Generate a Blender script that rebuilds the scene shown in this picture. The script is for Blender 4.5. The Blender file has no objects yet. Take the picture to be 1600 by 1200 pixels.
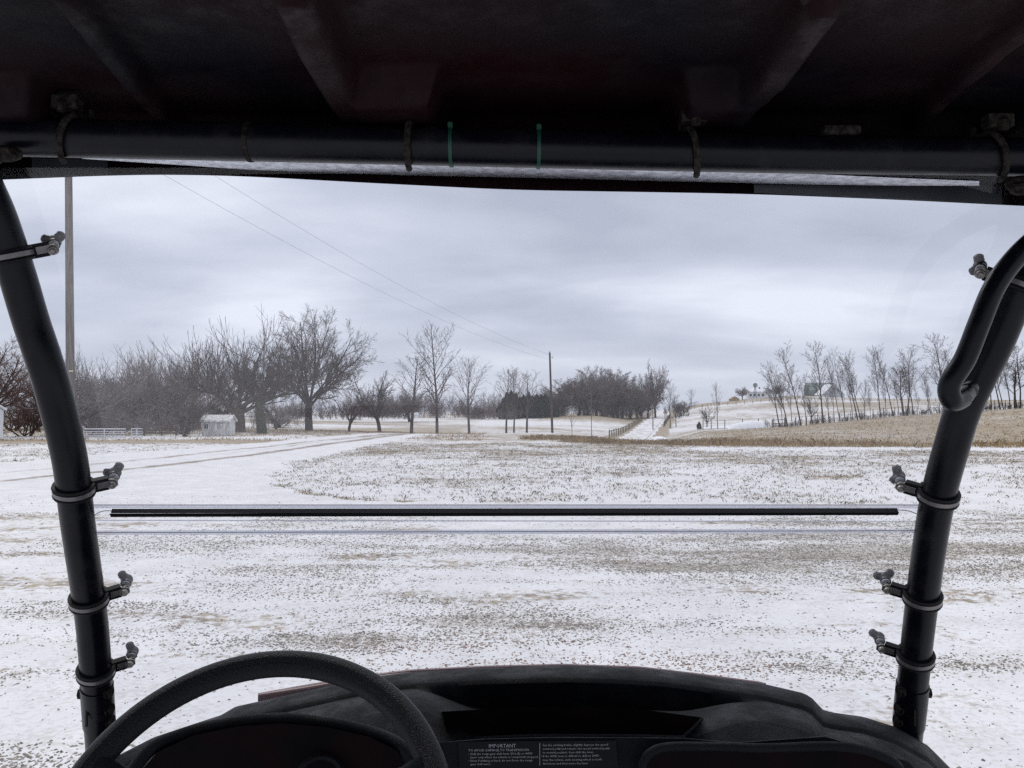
import bpy, bmesh, math, random
import numpy as np
from mathutils import Vector, Matrix
R = math.radians
scene = bpy.context.scene
COL = scene.collection

# ------------------------------------------------------------------ camera
F = 1331.0                     # focal length in photo pixels (1600 wide)
EYE = 1.8
PITCH = R(1.94)
cam_d = bpy.data.cameras.new('camera'); cam = bpy.data.objects.new('camera', cam_d); COL.objects.link(cam)
cam_d.sensor_width = 36; cam_d.lens = F / 1600 * 36
cam_d.clip_start = 0.02; cam_d.clip_end = 6000
cam.location = (0, 0, EYE); cam.rotation_euler = (R(90) + PITCH, 0, 0)
scene.camera = cam
scene.view_settings.view_transform = 'Standard'; scene.view_settings.look = 'None'
scene.view_settings.exposure = 0.18; scene.view_settings.gamma = 1
scene.render.resolution_x = 1024; scene.render.resolution_y = 768
scene.cycles.use_denoising = False; scene.cycles.max_bounces = 6; scene.cycles.transparent_max_bounces = 12

# ------------------------------------------------------------------ sky and sun
SUN_EL, SUN_AZ = R(48), R(150)
world = bpy.data.worlds.new("World"); scene.world = world; world.use_nodes = True
nt = world.node_tree; nt.nodes.clear()
def wn(t, **k):
    n = nt.nodes.new(t)
    for a, b in k.items(): setattr(n, a, b)
    return n
L = nt.links.new
out = wn('ShaderNodeOutputWorld'); bg = wn('ShaderNodeBackground'); L(bg.outputs[0], out.inputs[0])
bg.inputs['Strength'].default_value = 0.1
sky = wn('ShaderNodeTexSky', sky_type='NISHITA'); sky.sun_disc = False
sky.sun_elevation = SUN_EL; sky.sun_rotation = SUN_AZ
tc = wn('ShaderNodeTexCoord'); sep = wn('ShaderNodeSeparateXYZ'); L(tc.outputs['Generated'], sep.inputs[0])
def wmath(op, a, b=None, c=None):
    n = wn('ShaderNodeMath', operation=op)
    for i, v in enumerate((a, b, c)):
        if v is None: continue
        if isinstance(v, (int, float)): n.inputs[i].default_value = v
        else: L(v, n.inputs[i])
    return n.outputs[0]
zc = wmath('MAXIMUM', sep.outputs[2], 0.0)
den = wmath('ADD', zc, 0.24)
cmb = wn('ShaderNodeCombineXYZ')
L(wmath('DIVIDE', sep.outputs[0], den), cmb.inputs[0]); L(wmath('DIVIDE', sep.outputs[1], den), cmb.inputs[1])
mapn = wn('ShaderNodeMapping'); L(cmb.outputs[0], mapn.inputs[0])
mapn.inputs['Scale'].default_value = (0.55, 0.9, 1); mapn.inputs['Location'].default_value = (3.3, 1.45, 0); mapn.inputs['Rotation'].default_value = (0, 0, R(-8))
n1 = wn('ShaderNodeTexNoise'); n1.inputs['Scale'].default_value = 1.75; n1.inputs['Detail'].default_value = 6; n1.inputs['Roughness'].default_value = 0.47; n1.inputs['Distortion'].default_value = 0.2
L(mapn.outputs[0], n1.inputs['Vector'])
rp = wn('ShaderNodeValToRGB'); L(n1.outputs[0], rp.inputs[0])
e = rp.color_ramp.elements
e[0].position = 0.34; e[0].color = (0.415, 0.455, 0.555, 1)
e[1].position = 0.67; e[1].color = (0.765, 0.795, 0.90, 1)
m = e.new(0.5); m.color = (0.545, 0.585, 0.69, 1)
# lighter, slightly pink just above the horizon; brighter towards the zenith
hz = wn('ShaderNodeMapRange'); L(sep.outputs[2], hz.inputs[0]); hz.inputs[1].default_value = -0.02; hz.inputs[2].default_value = 0.11; hz.inputs[3].default_value = 0.7; hz.inputs[4].default_value = 0.0
hm = wn('ShaderNodeMix', data_type='RGBA'); L(hz.outputs[0], hm.inputs[0]); L(rp.outputs[0], hm.inputs[6]); hm.inputs[7].default_value = (0.565, 0.59, 0.675, 1)
zr = wn('ShaderNodeMapRange'); L(sep.outputs[2], zr.inputs[0]); zr.inputs[1].default_value = 0.25; zr.inputs[2].default_value = 0.9; zr.inputs[3].default_value = 10.0; zr.inputs[4].default_value = 15.0
zn = wn('ShaderNodeMapRange'); L(sep.outputs[2], zn.inputs[0]); zn.inputs[1].default_value = 0.35; zn.inputs[2].default_value = 0.8; zn.inputs[4].default_value = .85
zm = wn('ShaderNodeMix', data_type='RGBA'); L(zn.outputs[0], zm.inputs[0]); L(hm.outputs[2], zm.inputs[6]); zm.inputs[7].default_value = (.635, .635, .66, 1)
vs = wn('ShaderNodeVectorMath', operation='SCALE'); L(zm.outputs[2], vs.inputs[0]); L(zr.outputs[0], vs.inputs['Scale'])
mx = wn('ShaderNodeMix', data_type='RGBA'); mx.inputs[0].default_value = 0.97; L(sky.outputs[0], mx.inputs[6]); L(vs.outputs[0], mx.inputs[7])
L(mx.outputs[2], bg.inputs[0])
sd = bpy.data.lights.new('sun', 'SUN'); sun = bpy.data.objects.new('sun', sd); COL.objects.link(sun)
sd.energy = 0.7; sd.angle = R(25); sd.color = (1, 0.95, 0.88)
sun.rotation_euler = (R(90) - SUN_EL, 0, math.pi - SUN_AZ + math.pi)

# ------------------------------------------------------------------ helpers
def P(px, py, d):
    """world point seen at photo pixel px,py at depth d in metres"""
    x = (px - 800) / F * d; u = (600 - py) / F * d
    c, s = math.cos(PITCH), math.sin(PITCH)
    return Vector((x, d * c - u * s, EYE + d * s + u * c))

def root_of(o):
    while o.parent: o = o.parent
    return o
def tag(o, label=None, cat=None, group=None, kind=None):
    for k, v in (('label', label), ('category', cat), ('group', group), ('kind', kind)):
        if v: o[k] = v
    return o
def empty(name, loc, label, cat, group=None):
    o = bpy.data.objects.new(name, None); COL.objects.link(o); o.location = loc
    o.empty_display_size = 0.2
    return tag(o, label, cat, group)
def link_mesh(name, me, mat, parent=None, origin=None):
    o = bpy.data.objects.new(name, me); COL.objects.link(o)
    if mat and not me.materials: me.materials.append(mat)
    if parent:
        o.parent = parent
    return o

class MB:
    def __init__(s): s.v = []; s.f = []; s.base = 0
    def add(s, vs, fs):
        b = len(s.v); s.v += [tuple(v) for v in vs]; s.f += [tuple(i + b for i in f) for f in fs]
    def box(s, c, size, rot=None, taper=1.0):
        c = Vector(c); h = Vector(size) / 2; M = rot or Matrix.Identity(3); vs = []
        for z in (-1, 1):
            k = taper if z > 0 else 1
            for x, y in ((-1, -1), (1, -1), (1, 1), (-1, 1)):
                vs.append(c + M @ Vector((x * h.x * k, y * h.y * k, z * h.z)))
        s.add(vs, [(3, 2, 1, 0), (4, 5, 6, 7), (0, 1, 5, 4), (1, 2, 6, 5), (2, 3, 7, 6), (3, 0, 4, 7)])
    def tube(s, pts, r, n=12, cap=True, flat=None):
        pts = [Vector(p) for p in pts]; N = len(pts)
        rs = r if isinstance(r, (list, tuple)) else [r] * N
        tang = [(pts[min(i + 1, N - 1)] - pts[max(i - 1, 0)]).normalized() for i in range(N)]
        up = Vector((0, 0, 1)) if abs(tang[0].z) < 0.9 else Vector((0, 1, 0))
        a = tang[0].cross(up).normalized(); vs = []
        for i in range(N):
            a = (a - tang[i] * a.dot(tang[i])).normalized(); b = tang[i].cross(a)
            for k in range(n):
                t = 2 * math.pi * k / n
                vs.append(pts[i] + (a * math.cos(t) + b * math.sin(t)) * rs[i])
        fs = [(i * n + k, i * n + (k + 1) % n, (i + 1) * n + (k + 1) % n, (i + 1) * n + k) for i in range(N - 1) for k in range(n)]
        if cap: fs += [tuple(range(n))[::-1], tuple((N - 1) * n + k for k in range(n))]
        s.add(vs, fs)
    def cyl(s, a, b, r, n=16, r2=None): s.tube([a, b], [r, r if r2 is None else r2], n)
    def ball(s, c, rad, n=10, m=6, rot=None):
        c = Vector(c); rad = Vector((rad,) * 3) if isinstance(rad, (int, float)) else Vector(rad)
        M = rot or Matrix.Identity(3); vs = []
        for j in range(m + 1):
            th = math.pi * j / m
            for k in range(n):
                ph = 2 * math.pi * k / n
                vs.append(c + M @ Vector((rad.x * math.sin(th) * math.cos(ph), rad.y * math.sin(th) * math.sin(ph), rad.z * math.cos(th))))
        s.add(vs, [(j * n + k, (j + 1) * n + k, (j + 1) * n + (k + 1) % n, j * n + (k + 1) % n) for j in range(m) for k in range(n)])
    def grid(s, rows, close=False):
        nr, nc = len(rows), len(rows[0]); vs = [p for r in rows for p in r]
        s.add(vs, [(i * nc + k, i * nc + k + 1, (i + 1) * nc + k + 1, (i + 1) * nc + k) for i in range(nr - 1) for k in range(nc - 1)])
    def ring(s, c, ax, prof, n=32, a0=0, a1=2 * math.pi, ref=None):
        """revolve a closed profile [(radius, along)] about axis"""
        c = Vector(c); ax = Vector(ax).normalized()
        ref = Vector(ref) if ref else (Vector((0, 0, 1)) if abs(ax.z) < .9 else Vector((0, 1, 0)))
        a = (ref - ax * ref.dot(ax)).normalized(); b = ax.cross(a); full = abs(a1 - a0 - 2 * math.pi) < 1e-6
        m = len(prof); cnt = n if full else n + 1; vs = []
        for i in range(cnt):
            t = a0 + (a1 - a0) * i / n
            for (rr, al) in prof: vs.append(c + (a * math.cos(t) + b * math.sin(t)) * rr + ax * al)
        fs = [(i * m + k, i * m + (k + 1) % m, ((i + 1) % cnt) * m + (k + 1) % m, ((i + 1) % cnt) * m + k) for i in range(n) for k in range(m)]
        if not full: fs += [tuple(range(m)), tuple((cnt - 1) * m + k for k in range(m))[::-1]]
        s.add(vs, fs)
    def build(s, name, mat, parent=None, smooth=False, bevel=0, angle=40):
        off = Vector((0, 0, 0))
        if parent: off = root_of(parent).location
        me = bpy.data.meshes.new(name)
        me.from_pydata([tuple(Vector(v) - off) for v in s.v], [], s.f)
        bm = bmesh.new(); bm.from_mesh(me); bmesh.ops.recalc_face_normals(bm, faces=bm.faces)
        if bevel: bmesh.ops.bevel(bm, geom=list(bm.edges), offset=bevel, segments=2, affect='EDGES', profile=.6, clamp_overlap=True)
        bm.to_mesh(me); bm.free()
        if smooth:
            me.polygons.foreach_set('use_smooth', [True] * len(me.polygons))
            me.set_sharp_from_angle(angle=R(angle))
        me.update()
        return link_mesh(name, me, mat, parent)

def np_mesh(name, V, Fa, smooth=False):
    """V (n,3) ; Fa (m,k) with equal k"""
    me = bpy.data.meshes.new(name); V = np.asarray(V, np.float32); Fa = np.asarray(Fa, np.int32)
    me.vertices.add(len(V)); me.vertices.foreach_set('co', V.ravel())
    k = Fa.shape[1]; me.loops.add(Fa.size); me.loops.foreach_set('vertex_index', Fa.ravel())
    me.polygons.add(len(Fa)); me.polygons.foreach_set('loop_start', np.arange(0, Fa.size, k, dtype=np.int32))
    me.polygons.foreach_set('loop_total', np.full(len(Fa), k, np.int32))
    if smooth: me.polygons.foreach_set('use_smooth', np.ones(len(Fa), bool))
    me.update(calc_edges=True); me.validate(); return me

def crom(pts, n=8):
    """Catmull-Rom through points"""
    pts = [Vector(p) for p in pts]; q = [pts[0] * 2 - pts[1]] + pts + [pts[-1] * 2 - pts[-2]]; o = []
    for i in range(1, len(q) - 2):
        for k in range(n):
            t = k / n; a, b, c, d = q[i - 1], q[i], q[i + 1], q[i + 2]
            o.append(0.5 * ((2 * b) + (c - a) * t + (2 * a - 5 * b + 4 * c - d) * t * t + (3 * b - a - 3 * c + d) * t ** 3))
    o.append(pts[-1]); return o

# ------------------------------------------------------------------ materials
def mat(name, col=(.5, .5, .5), rough=.6, metal=0, spec=.5, dust=0, var=None, vscale=5, bump=0, bscale=40, coat=0, detail=4, stretch=None):
    m = bpy.data.materials.new(name); m.use_nodes = True; t = m.node_tree; b = t.nodes['Principled BSDF']
    b.inputs['Base Color'].default_value = (*col, 1); b.inputs['Roughness'].default_value = rough
    b.inputs['Metallic'].default_value = metal; b.inputs['Specular IOR Level'].default_value = spec
    b.inputs['Coat Weight'].default_value = coat; b.inputs['Coat Roughness'].default_value = .25
    tcn = t.nodes.new('ShaderNodeTexCoord'); vec = tcn.outputs['Object']
    if stretch:
        mp = t.nodes.new('ShaderNodeMapping'); mp.inputs['Scale'].default_value = stretch; t.links.new(vec, mp.inputs[0]); vec = mp.outputs[0]
    if var:
        n = t.nodes.new('ShaderNodeTexNoise'); n.inputs['Scale'].default_value = vscale; n.inputs['Detail'].default_value = detail
        t.links.new(vec, n.inputs['Vector'])
        r = t.nodes.new('ShaderNodeValToRGB'); r.color_ramp.elements[0].position = .38; r.color_ramp.elements[1].position = .64
        r.color_ramp.elements[0].color = (*col, 1); r.color_ramp.elements[1].color = (*var, 1)
        t.links.new(n.outputs[0], r.inputs[0]); t.links.new(r.outputs[0], b.inputs['Base Color'])
    if dust:
        nd = t.nodes.new('ShaderNodeTexNoise'); nd.inputs['Scale'].default_value = 17; nd.inputs['Detail'].default_value = 12; nd.inputs['Roughness'].default_value = .72
        t.links.new(tcn.outputs['Object'], nd.inputs['Vector'])
        rd = t.nodes.new('ShaderNodeMapRange'); t.links.new(nd.outputs[0], rd.inputs[0]); rd.inputs[1].default_value = .52; rd.inputs[2].default_value = .76; rd.inputs[4].default_value = dust
        mm = t.nodes.new('ShaderNodeMix'); mm.data_type = 'RGBA'; t.links.new(rd.outputs[0], mm.inputs[0]); mm.inputs[7].default_value = (.11, .105, .10, 1)
        if var: t.links.new(r.outputs[0], mm.inputs[6])
        else: mm.inputs[6].default_value = (*col, 1)
        t.links.new(mm.outputs[2], b.inputs['Base Color'])
        rr = t.nodes.new('ShaderNodeMapRange'); t.links.new(nd.outputs[0], rr.inputs[0]); rr.inputs[1].default_value = .4; rr.inputs[2].default_value = .7; rr.inputs[3].default_value = rough * .85; rr.inputs[4].default_value = min(1, rough * 1.7)
        t.links.new(rr.outputs[0], b.inputs['Roughness'])
    if bump:
        n2 = t.nodes.new('ShaderNodeTexNoise'); n2.inputs['Scale'].default_value = bscale; n2.inputs['Detail'].default_value = 3
        t.links.new(vec, n2.inputs['Vector']); bp = t.nodes.new('ShaderNodeBump'); bp.inputs['Strength'].default_value = bump; bp.inputs['Distance'].default_value = .004
        t.links.new(n2.outputs[0], bp.inputs['Height']); t.links.new(bp.outputs[0], b.inputs['Normal'])
    return m
M = {}
M['bark'] = mat('bark', (.055, .045, .040), .9, var=(.115, .098, .085), vscale=6, spec=.2)
M['twig'] = mat('twigs', (.075, .060, .056), .9, var=(.125, .102, .094), vscale=2, spec=.15)
M['twig_red'] = mat('red_twigs', (.12, .07, .062), .9, var=(.17, .11, .095), vscale=2, spec=.15)
M['twig_far'] = mat('hazed_far_twigs', (.155, .128, .125), .9, var=(.22, .188, .182), vscale=2, spec=.15)  # lighter than the near twigs: distance haze put into the colour
M['twig_grey'] = mat('grey_twigs', (.19, .168, .168), .9, var=(.28, .25, .245), vscale=2, spec=.15)
M['bark_pale'] = mat('pale_bark', (.10, .085, .075), .9, var=(.19, .165, .14), vscale=4, spec=.2)
M['twig_pale'] = mat('pale_twigs', (.11, .095, .088), .9, var=(.16, .14, .125), vscale=2, spec=.15)
M['bark_green'] = mat('mossy_bark', (.05, .048, .035), .95, var=(.11, .108, .085), vscale=7, spec=.1)
M['needle'] = mat('evergreen_needles', (.028, .036, .034), .9, var=(.055, .062, .058), vscale=1.2, spec=.15)
M['deadgrass'] = mat('dead_grass', (.27, .185, .095), .95, var=(.44, .33, .19), vscale=1.4, spec=.1)
M['tuft'] = mat('grass_tufts', (.16, .13, .085), .95, var=(.36, .30, .21), vscale=1.0, spec=.1)
M['stone'] = mat('gravel', (.19, .17, .145), .95, var=(.46, .42, .37), vscale=11, spec=.15, detail=3)
M['wood_pole'] = mat('weathered_pole_wood', (.125, .11, .10), .9, var=(.235, .215, .20), vscale=10, spec=.15, bump=.6, bscale=14, stretch=(3, 3, .12))
M['wood'] = mat('fence_wood', (.10, .085, .06), .9, var=(.17, .15, .115), vscale=8, spec=.1)
M['galv'] = mat('galvanised_steel', (.55, .58, .62), .45, metal=.3, var=(.68, .70, .74), vscale=9)
M['wire'] = mat('wire', (.08, .08, .085), .6)
M['white_paint'] = mat('flaking_white_paint', (.42, .41, .40), .85, var=(.74, .74, .75), vscale=2.5, spec=.2, detail=9, stretch=(2.5, 2.5, .5))
M['house_white'] = mat('white_siding', (.72, .74, .78), .7, var=(.80, .82, .85), vscale=.8)
M['roof_green'] = mat('green_grey_roofing', (.15, .19, .185), .8, var=(.21, .25, .24), vscale=.7)
M['snow_roof'] = mat('snowy_roof', (.70, .72, .77), .9, var=(.84, .86, .9), vscale=1.1)
M['dark_glass'] = mat('window_glass', (.03, .035, .045), .15)
M['snow'] = mat('piled_snow', (.82, .84, .88), .8, var=(.88, .89, .92), vscale=2, bump=.5, bscale=3)
M['tube'] = mat('black_powder_coat', (.0028, .0031, .0060), .24, spec=.20, dust=.10, var=(.0045, .005, .0085), vscale=30, bump=.10, bscale=900)
M['plastic'] = mat('black_moulded_plastic', (.0028, .0031, .0055), .5, spec=.13, dust=.09, var=(.0055, .006, .0085), vscale=25, bump=.45, bscale=700)
M['roofplastic'] = mat('roof_underside_plastic', (.0028, .0030, .0052), .55, spec=.10, dust=.03, var=(.0125, .0036, .0050), vscale=2.6, bump=.15, bscale=300, detail=2)
M['rubber'] = mat('black_rubber', (.006, .006, .0075), .6, spec=.22)
M['grip'] = mat('wheel_grip', (.0034, .0038, .0068), .36, spec=.22, bump=.5, bscale=700)
M['steel'] = mat('worn_steel', (.22, .21, .20), .45, metal=.8, var=(.34, .32, .30), vscale=60)
M['strap'] = mat('strap_steel', (.15, .145, .15), .4, metal=.5, var=(.22, .20, .20), vscale=40)
M['rusty'] = mat('dirty_zinc', (.008, .0065, .0055), .8, metal=0, spec=.12, var=(.035, .03, .026), vscale=120, bump=.4, bscale=300)
M['knob'] = mat('knob_plastic', (.014, .014, .018), .42)
M['green_tie'] = mat('green_plastic', (.003, .05, .03), .5)
M['red'] = mat('dark_red_plastic', (.07, .008, .008), .4, coat=.3, var=(.10, .012, .012), vscale=8)
M['trim_grey'] = mat('dusty_clear_trim', (.42, .44, .50), .32, metal=.85, var=(.75, .78, .86), vscale=90, detail=6)
M['visor_grey'] = mat('smoked_plastic', (.018, .020, .027), .4, var=(.025, .027, .034), vscale=20)
M['print'] = mat('label_print', (.26, .26, .28), .6)
M['label'] = mat('label_film', (.004, .0045, .007), .5, spec=.12)
M['bark_dark'] = mat('dark_pole_wood', (.06, .045, .036), .9, var=(.095, .075, .062), vscale=8, spec=.1)
M['yellow'] = mat('pole_tag', (.55, .50, .15), .6, var=(.75, .75, .7), vscale=10)
M['hay'] = mat('tan_boards', (.30, .22, .13), .9, var=(.40, .31, .2), vscale=1)

def pane_mat(name, haze, tint):
    m = bpy.data.materials.new(name); m.use_nodes = True; t = m.node_tree; t.nodes.clear()
    o = t.nodes.new('ShaderNodeOutputMaterial'); tr = t.nodes.new('ShaderNodeBsdfTransparent'); tr.inputs[0].default_value = (*tint, 1)
    gl = t.nodes.new('ShaderNodeBsdfGlossy'); gl.inputs['Roughness'].default_value = .02
    df = t.nodes.new('ShaderNodeBsdfTranslucent'); df.inputs[0].default_value = (.75, .76, .85, 1)
    lw = t.nodes.new('ShaderNodeLayerWeight'); lw.inputs[0].default_value = .5
    pw = t.nodes.new('ShaderNodeMath'); pw.operation = 'POWER'; t.links.new(lw.outputs['Facing'], pw.inputs[0]); pw.inputs[1].default_value = 5
    fr = t.nodes.new('ShaderNodeMath'); fr.operation = 'MULTIPLY_ADD'; t.links.new(pw.outputs[0], fr.inputs[0]); fr.inputs[1].default_value = .9; fr.inputs[2].default_value = .045
    tcn = t.nodes.new('ShaderNodeTexCoord'); nz = t.nodes.new('ShaderNodeTexNoise'); nz.inputs['Scale'].default_value = 3; nz.inputs['Detail'].default_value = 6
    t.links.new(tcn.outputs['Object'], nz.inputs['Vector'])
    mr = t.nodes.new('ShaderNodeMapRange'); t.links.new(nz.outputs[0], mr.inputs[0]); mr.inputs[1].default_value = .3; mr.inputs[2].default_value = .75
    mr.inputs[3].default_value = haze * .5; mr.inputs[4].default_value = haze * 1.7
    m1 = t.nodes.new('ShaderNodeMixShader'); t.links.new(mr.outputs[0], m1.inputs[0]); t.links.new(tr.outputs[0], m1.inputs[1]); t.links.new(df.outputs[0], m1.inputs[2])
    m2 = t.nodes.new('ShaderNodeMixShader'); t.links.new(fr.outputs[0], m2.inputs[0]); t.links.new(m1.outputs[0], m2.inputs[1]); t.links.new(gl.outputs[0], m2.inputs[2])
    t.links.new(m2.outputs[0], o.inputs[0]); return m
M['pane'] = pane_mat('clear_windshield_plastic', .045, (.975, .98, .99))
M['acrylic'] = pane_mat('clear_edge_profile', .34, (.88, .885, .90))

# ground shader: attribute 'cover' R = straw / grass showing, G = gravel showing, B = wheel-track dirt
def ground_mat():
    m = bpy.data.materials.new('snowy_ground'); m.use_nodes = True; t = m.node_tree; b = t.nodes['Principled BSDF']
    b.inputs['Roughness'].default_value = .85; b.inputs['Specular IOR Level'].default_value = .2
    def N(ty, **k):
        n = t.nodes.new(ty)
        for a, c in k.items(): setattr(n, a, c)
        return n
    lk = t.links.new
    def mth(op, a, c=None, d=None, clamp=False):
        n = N('ShaderNodeMath', operation=op, use_clamp=clamp)
        for i, v in enumerate((a, c, d)):
            if v is None: continue
            if isinstance(v, (int, float)): n.inputs[i].default_value = v
            else: lk(v, n.inputs[i])
        return n.outputs[0]
    def ramp(v, lo, hi):
        n = N('ShaderNodeMapRange', interpolation_type='SMOOTHSTEP'); lk(v, n.inputs[0]); n.inputs[1].default_value = lo; n.inputs[2].default_value = hi; return n.outputs[0]
    def noise(s, d=4, r=.55, vec=None):
        n = N('ShaderNodeTexNoise'); n.inputs['Scale'].default_value = s; n.inputs['Detail'].default_value = d; n.inputs['Roughness'].default_value = r
        lk(vec or co, n.inputs['Vector']); return n.outputs[0]
    def mix(f, a, c):
        n = N('ShaderNodeMix', data_type='RGBA')
        lk(f, n.inputs[0])
        for i, v in ((6, a), (7, c)):
            if isinstance(v, tuple): n.inputs[i].default_value = (*v, 1)
            else: lk(v, n.inputs[i])
        return n.outputs[2]
    at = N('ShaderNodeAttribute', attribute_name='cover'); sp = N('ShaderNodeSeparateColor'); lk(at.outputs['Color'], sp.inputs[0])
    co = N('ShaderNodeTexCoord').outputs['Object']
    A, G, B = sp.outputs[0], sp.outputs[1], sp.outputs[2]
    fine = noise(9, 6, .65); mid = noise(.9, 5, .6); big = noise(.12, 4, .5)
    # grass
    g = mth('ADD', mth('MULTIPLY', fine, .6), mth('MULTIPLY', mid, .4))
    gv = mth('ADD', g, mth('MULTIPLY', mth('SUBTRACT', A, .46), .44))
    gm = ramp(gv, .50, .64)
    straw = mix(ramp(noise(3.5, 5, .6), .35, .65), (.20, .16, .11), (.44, .36, .25))
    snow = mix(ramp(mid, .3, .7), (.70, .705, .725), (.80, .80, .82))
    c1 = mix(gm, snow, straw)
    # gravel: small stones poking through
    vo = N('ShaderNodeTexVoronoi'); vo.inputs['Scale'].default_value = 44; lk(co, vo.inputs['Vector'])
    vs2 = N('ShaderNodeSeparateColor'); lk(vo.outputs['Color'], vs2.inputs[0])
    pres = mth('LESS_THAN', vs2.outputs[0], mth('MULTIPLY', G, .62))
    sz = mth('SUBTRACT', mth('MULTIPLY', vs2.outputs[1], .30), -.16)
    inn = mth('LESS_THAN', vo.outputs['Distance'], sz)
    gravel = mth('MULTIPLY', pres, inn)
    stc = mix(vs2.outputs[2], (.17, .155, .13), (.42, .385, .33))
    dirt = mth('MULTIPLY', ramp(mth('ADD', mth('MULTIPLY', noise(14, 6, .7), .65), mth('MULTIPLY', G, .30)), .48, .64), .85)
    c1b = mix(mth('MULTIPLY', dirt, ramp(G, .05, .6)), c1, (.40, .37, .315))
    c1c = mix(mth('MULTIPLY', ramp(mth('ADD', mth('MULTIPLY', noise(22, 7, .72), .7), mth('MULTIPLY', noise(2.6, 6, .6), .3)), .47, .60), .50), c1b, (.47, .44, .40))
    c2 = mix(gravel, c1c, stc)
    # wheel tracks
    tm = ramp(mth('ADD', mth('MULTIPLY', noise(5, 5, .6), .5), mth('MULTIPLY', B, .7)), .36, .74)
    c3 = mix(tm, c2, (.27, .225, .19))
    lk(c3, b.inputs['Base Color'])
    hgt = mth('ADD', mth('ADD', mth('MULTIPLY', fine, .5), mth('MULTIPLY', mid, 1.0)), mth('ADD', mth('MULTIPLY', gravel, .35), mth('MULTIPLY', gm, .4)))
    bp = N('ShaderNodeBump'); bp.inputs['Strength'].default_value = .45; bp.inputs['Distance'].default_value = .05
    lk(hgt, bp.inputs['Height']); lk(bp.outputs[0], b.inputs['Normal'])
    return m
M['ground'] = ground_mat()

def road_mat():
    m = mat('snowy_road', (.56, .54, .52), .85, var=(.80, .80, .83), vscale=.9, stretch=(1, .16, 1), spec=.2, detail=6); return m
M['road'] = road_mat()

# ------------------------------------------------------------------ terrain
YK = np.array([0, 45, 52, 60, 75, 90, 120, 150, 200, 250, 350, 500, 900, 3000], float)
def zz(y, py): return EYE - (py - 645) * y / F
FLAT = [0, 0, 0, 0, 0, 0]
TAB = {
 -900: [0, 0, 0, 0, 0, 0, 0, -.3, .3, .5, .6, .8, 1, 1],
 0:    [0, 0, 0, 0, 0, 0, -.45, -.4, .3, .5, .5, .8, 1, 1],
 400:  [0, 0, 0, 0, 0, 0, -.55, -.4, .3, .5, .5, .8, 1, 1],
 480:  [0, 0, 0, 0, 0, -.05, -.7, -.55, .0, .5, .5, .6, 1, 1],
 620:  [0, 0, 0, 0, 0, -.3, -1., -.8, -.4, .3, .25, .2, .2, .2],
 720:  [0, 0, 0, 0, -.05, -.6, -1.2, -1.0, -.5, .35, .2, 0, 0, 0],
 800:  [0, 0, 0, 0, 0, -.3, -1.3, -1.3, -.7, .5, .3, 0, 0, 0],
 860:  [0, 0, 0, 0, .05, -.3, -1.4, -1.35, -.8, .9, .5, 0, 0, 0],
 930:  [0, 0, 0, -.1, -.6, -1.3, -2.0, -1.9, -1.1, 1.0, .9, .5, 0, 0],
 985:  [0, 0, -.05, -.6, -1.3, -1.9, -2.4, -2.4, -1.3, -.3, 1.3, 1, 0, 0],
 1000: [0, 0, -.06, -.6, -1.3, -1.9, -2.5, -2.4, -1.15, .0, 2.3, 2, 0, 0],
 1045: [0, 0, -.06, -.5, -1.1, -1.6, -2.1, -1.9, -.9, .3, 2.8, 2.6, 2, 2],
 1100: [0, 0, -.04, -.25, -.5, -.65, -.8, -1.0, .2, 1.9, 5.6, 7.5, 8, 8],
 1180: [0, 0, .0, -.05, -.2, -.3, -.4, -.7, .5, 2.7, 8.0, 9.3, 9, 9],
 1240: [0, 0, .0, .0, -.02, -.05, -.1, -.4, 1.0, 3.4, 9.2, 10.2, 10, 10],
 1400: [0, 0, .05, .15, .45, .75, 1.35, 1.2, 2.4, 4.0, 7.8, 8.2, 8, 8],
 1600: [0, 0, .1, .3, .9, 1.5, 2.5, 2.5, 3.1, 4.2, 7.0, 7.6, 7.5, 7.5],
 2500: [0, 0, .1, .5, 1.5, 2.5, 4.0, 4.0, 4.5, 5.5, 7.0, 7.6, 7.5, 7.5],
}
PK = np.array(sorted(TAB)); TZ = np.array([TAB[k] for k in sorted(TAB)], float)
def vnoise(x, y, seed=0):
    xi = np.floor(x).astype(np.int64); yi = np.floor(y).astype(np.int64); fx = x - xi; fy = y - yi
    fx = fx * fx * (3 - 2 * fx); fy = fy * fy * (3 - 2 * fy)
    def h(a, b):
        n = (a * 374761393 + b * 668265263 + seed * 1442695041) & 0xffffffff
        n = ((n ^ (n >> 13)) * 1274126177) & 0xffffffff
        return ((n ^ (n >> 16)) & 0xffff) / 65535.0
    return (h(xi, yi) * (1 - fx) + h(xi + 1, yi) * fx) * (1 - fy) + (h(xi, yi + 1) * (1 - fx) + h(xi + 1, yi + 1) * fx) * fy
def fbm(x, y, seed=0, o=4):
    s = 0; a = .5; t = 0
    for i in range(o): s = s + a * vnoise(x * 2 ** i, y * 2 ** i, seed + i); t += a; a *= .55
    return s / t
def sstep(a, b, x):
    t = np.clip((x - a) / (b - a), 0, 1); return t * t * (3 - 2 * t)
def track_lines():
    # wheel ruts of the lane as X(Y)
    Yk = [0, 17, 20, 22.3, 25.5, 30, 37.4, 44.4, 55, 66.5, 80, 110, 150]
    far = [-60, -26, -19.5, -17.3, -15.3, -14.5, -13.8, -13.3, -12.4, -11.6, -10.2, -6, 2]
    near = [-60, -23, -16.5, -13.4, -12.5, -11.9, -11.2, -10.8, -10.2, -9.7, -8.3, -4, 4]
    return Yk, far, near
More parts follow.
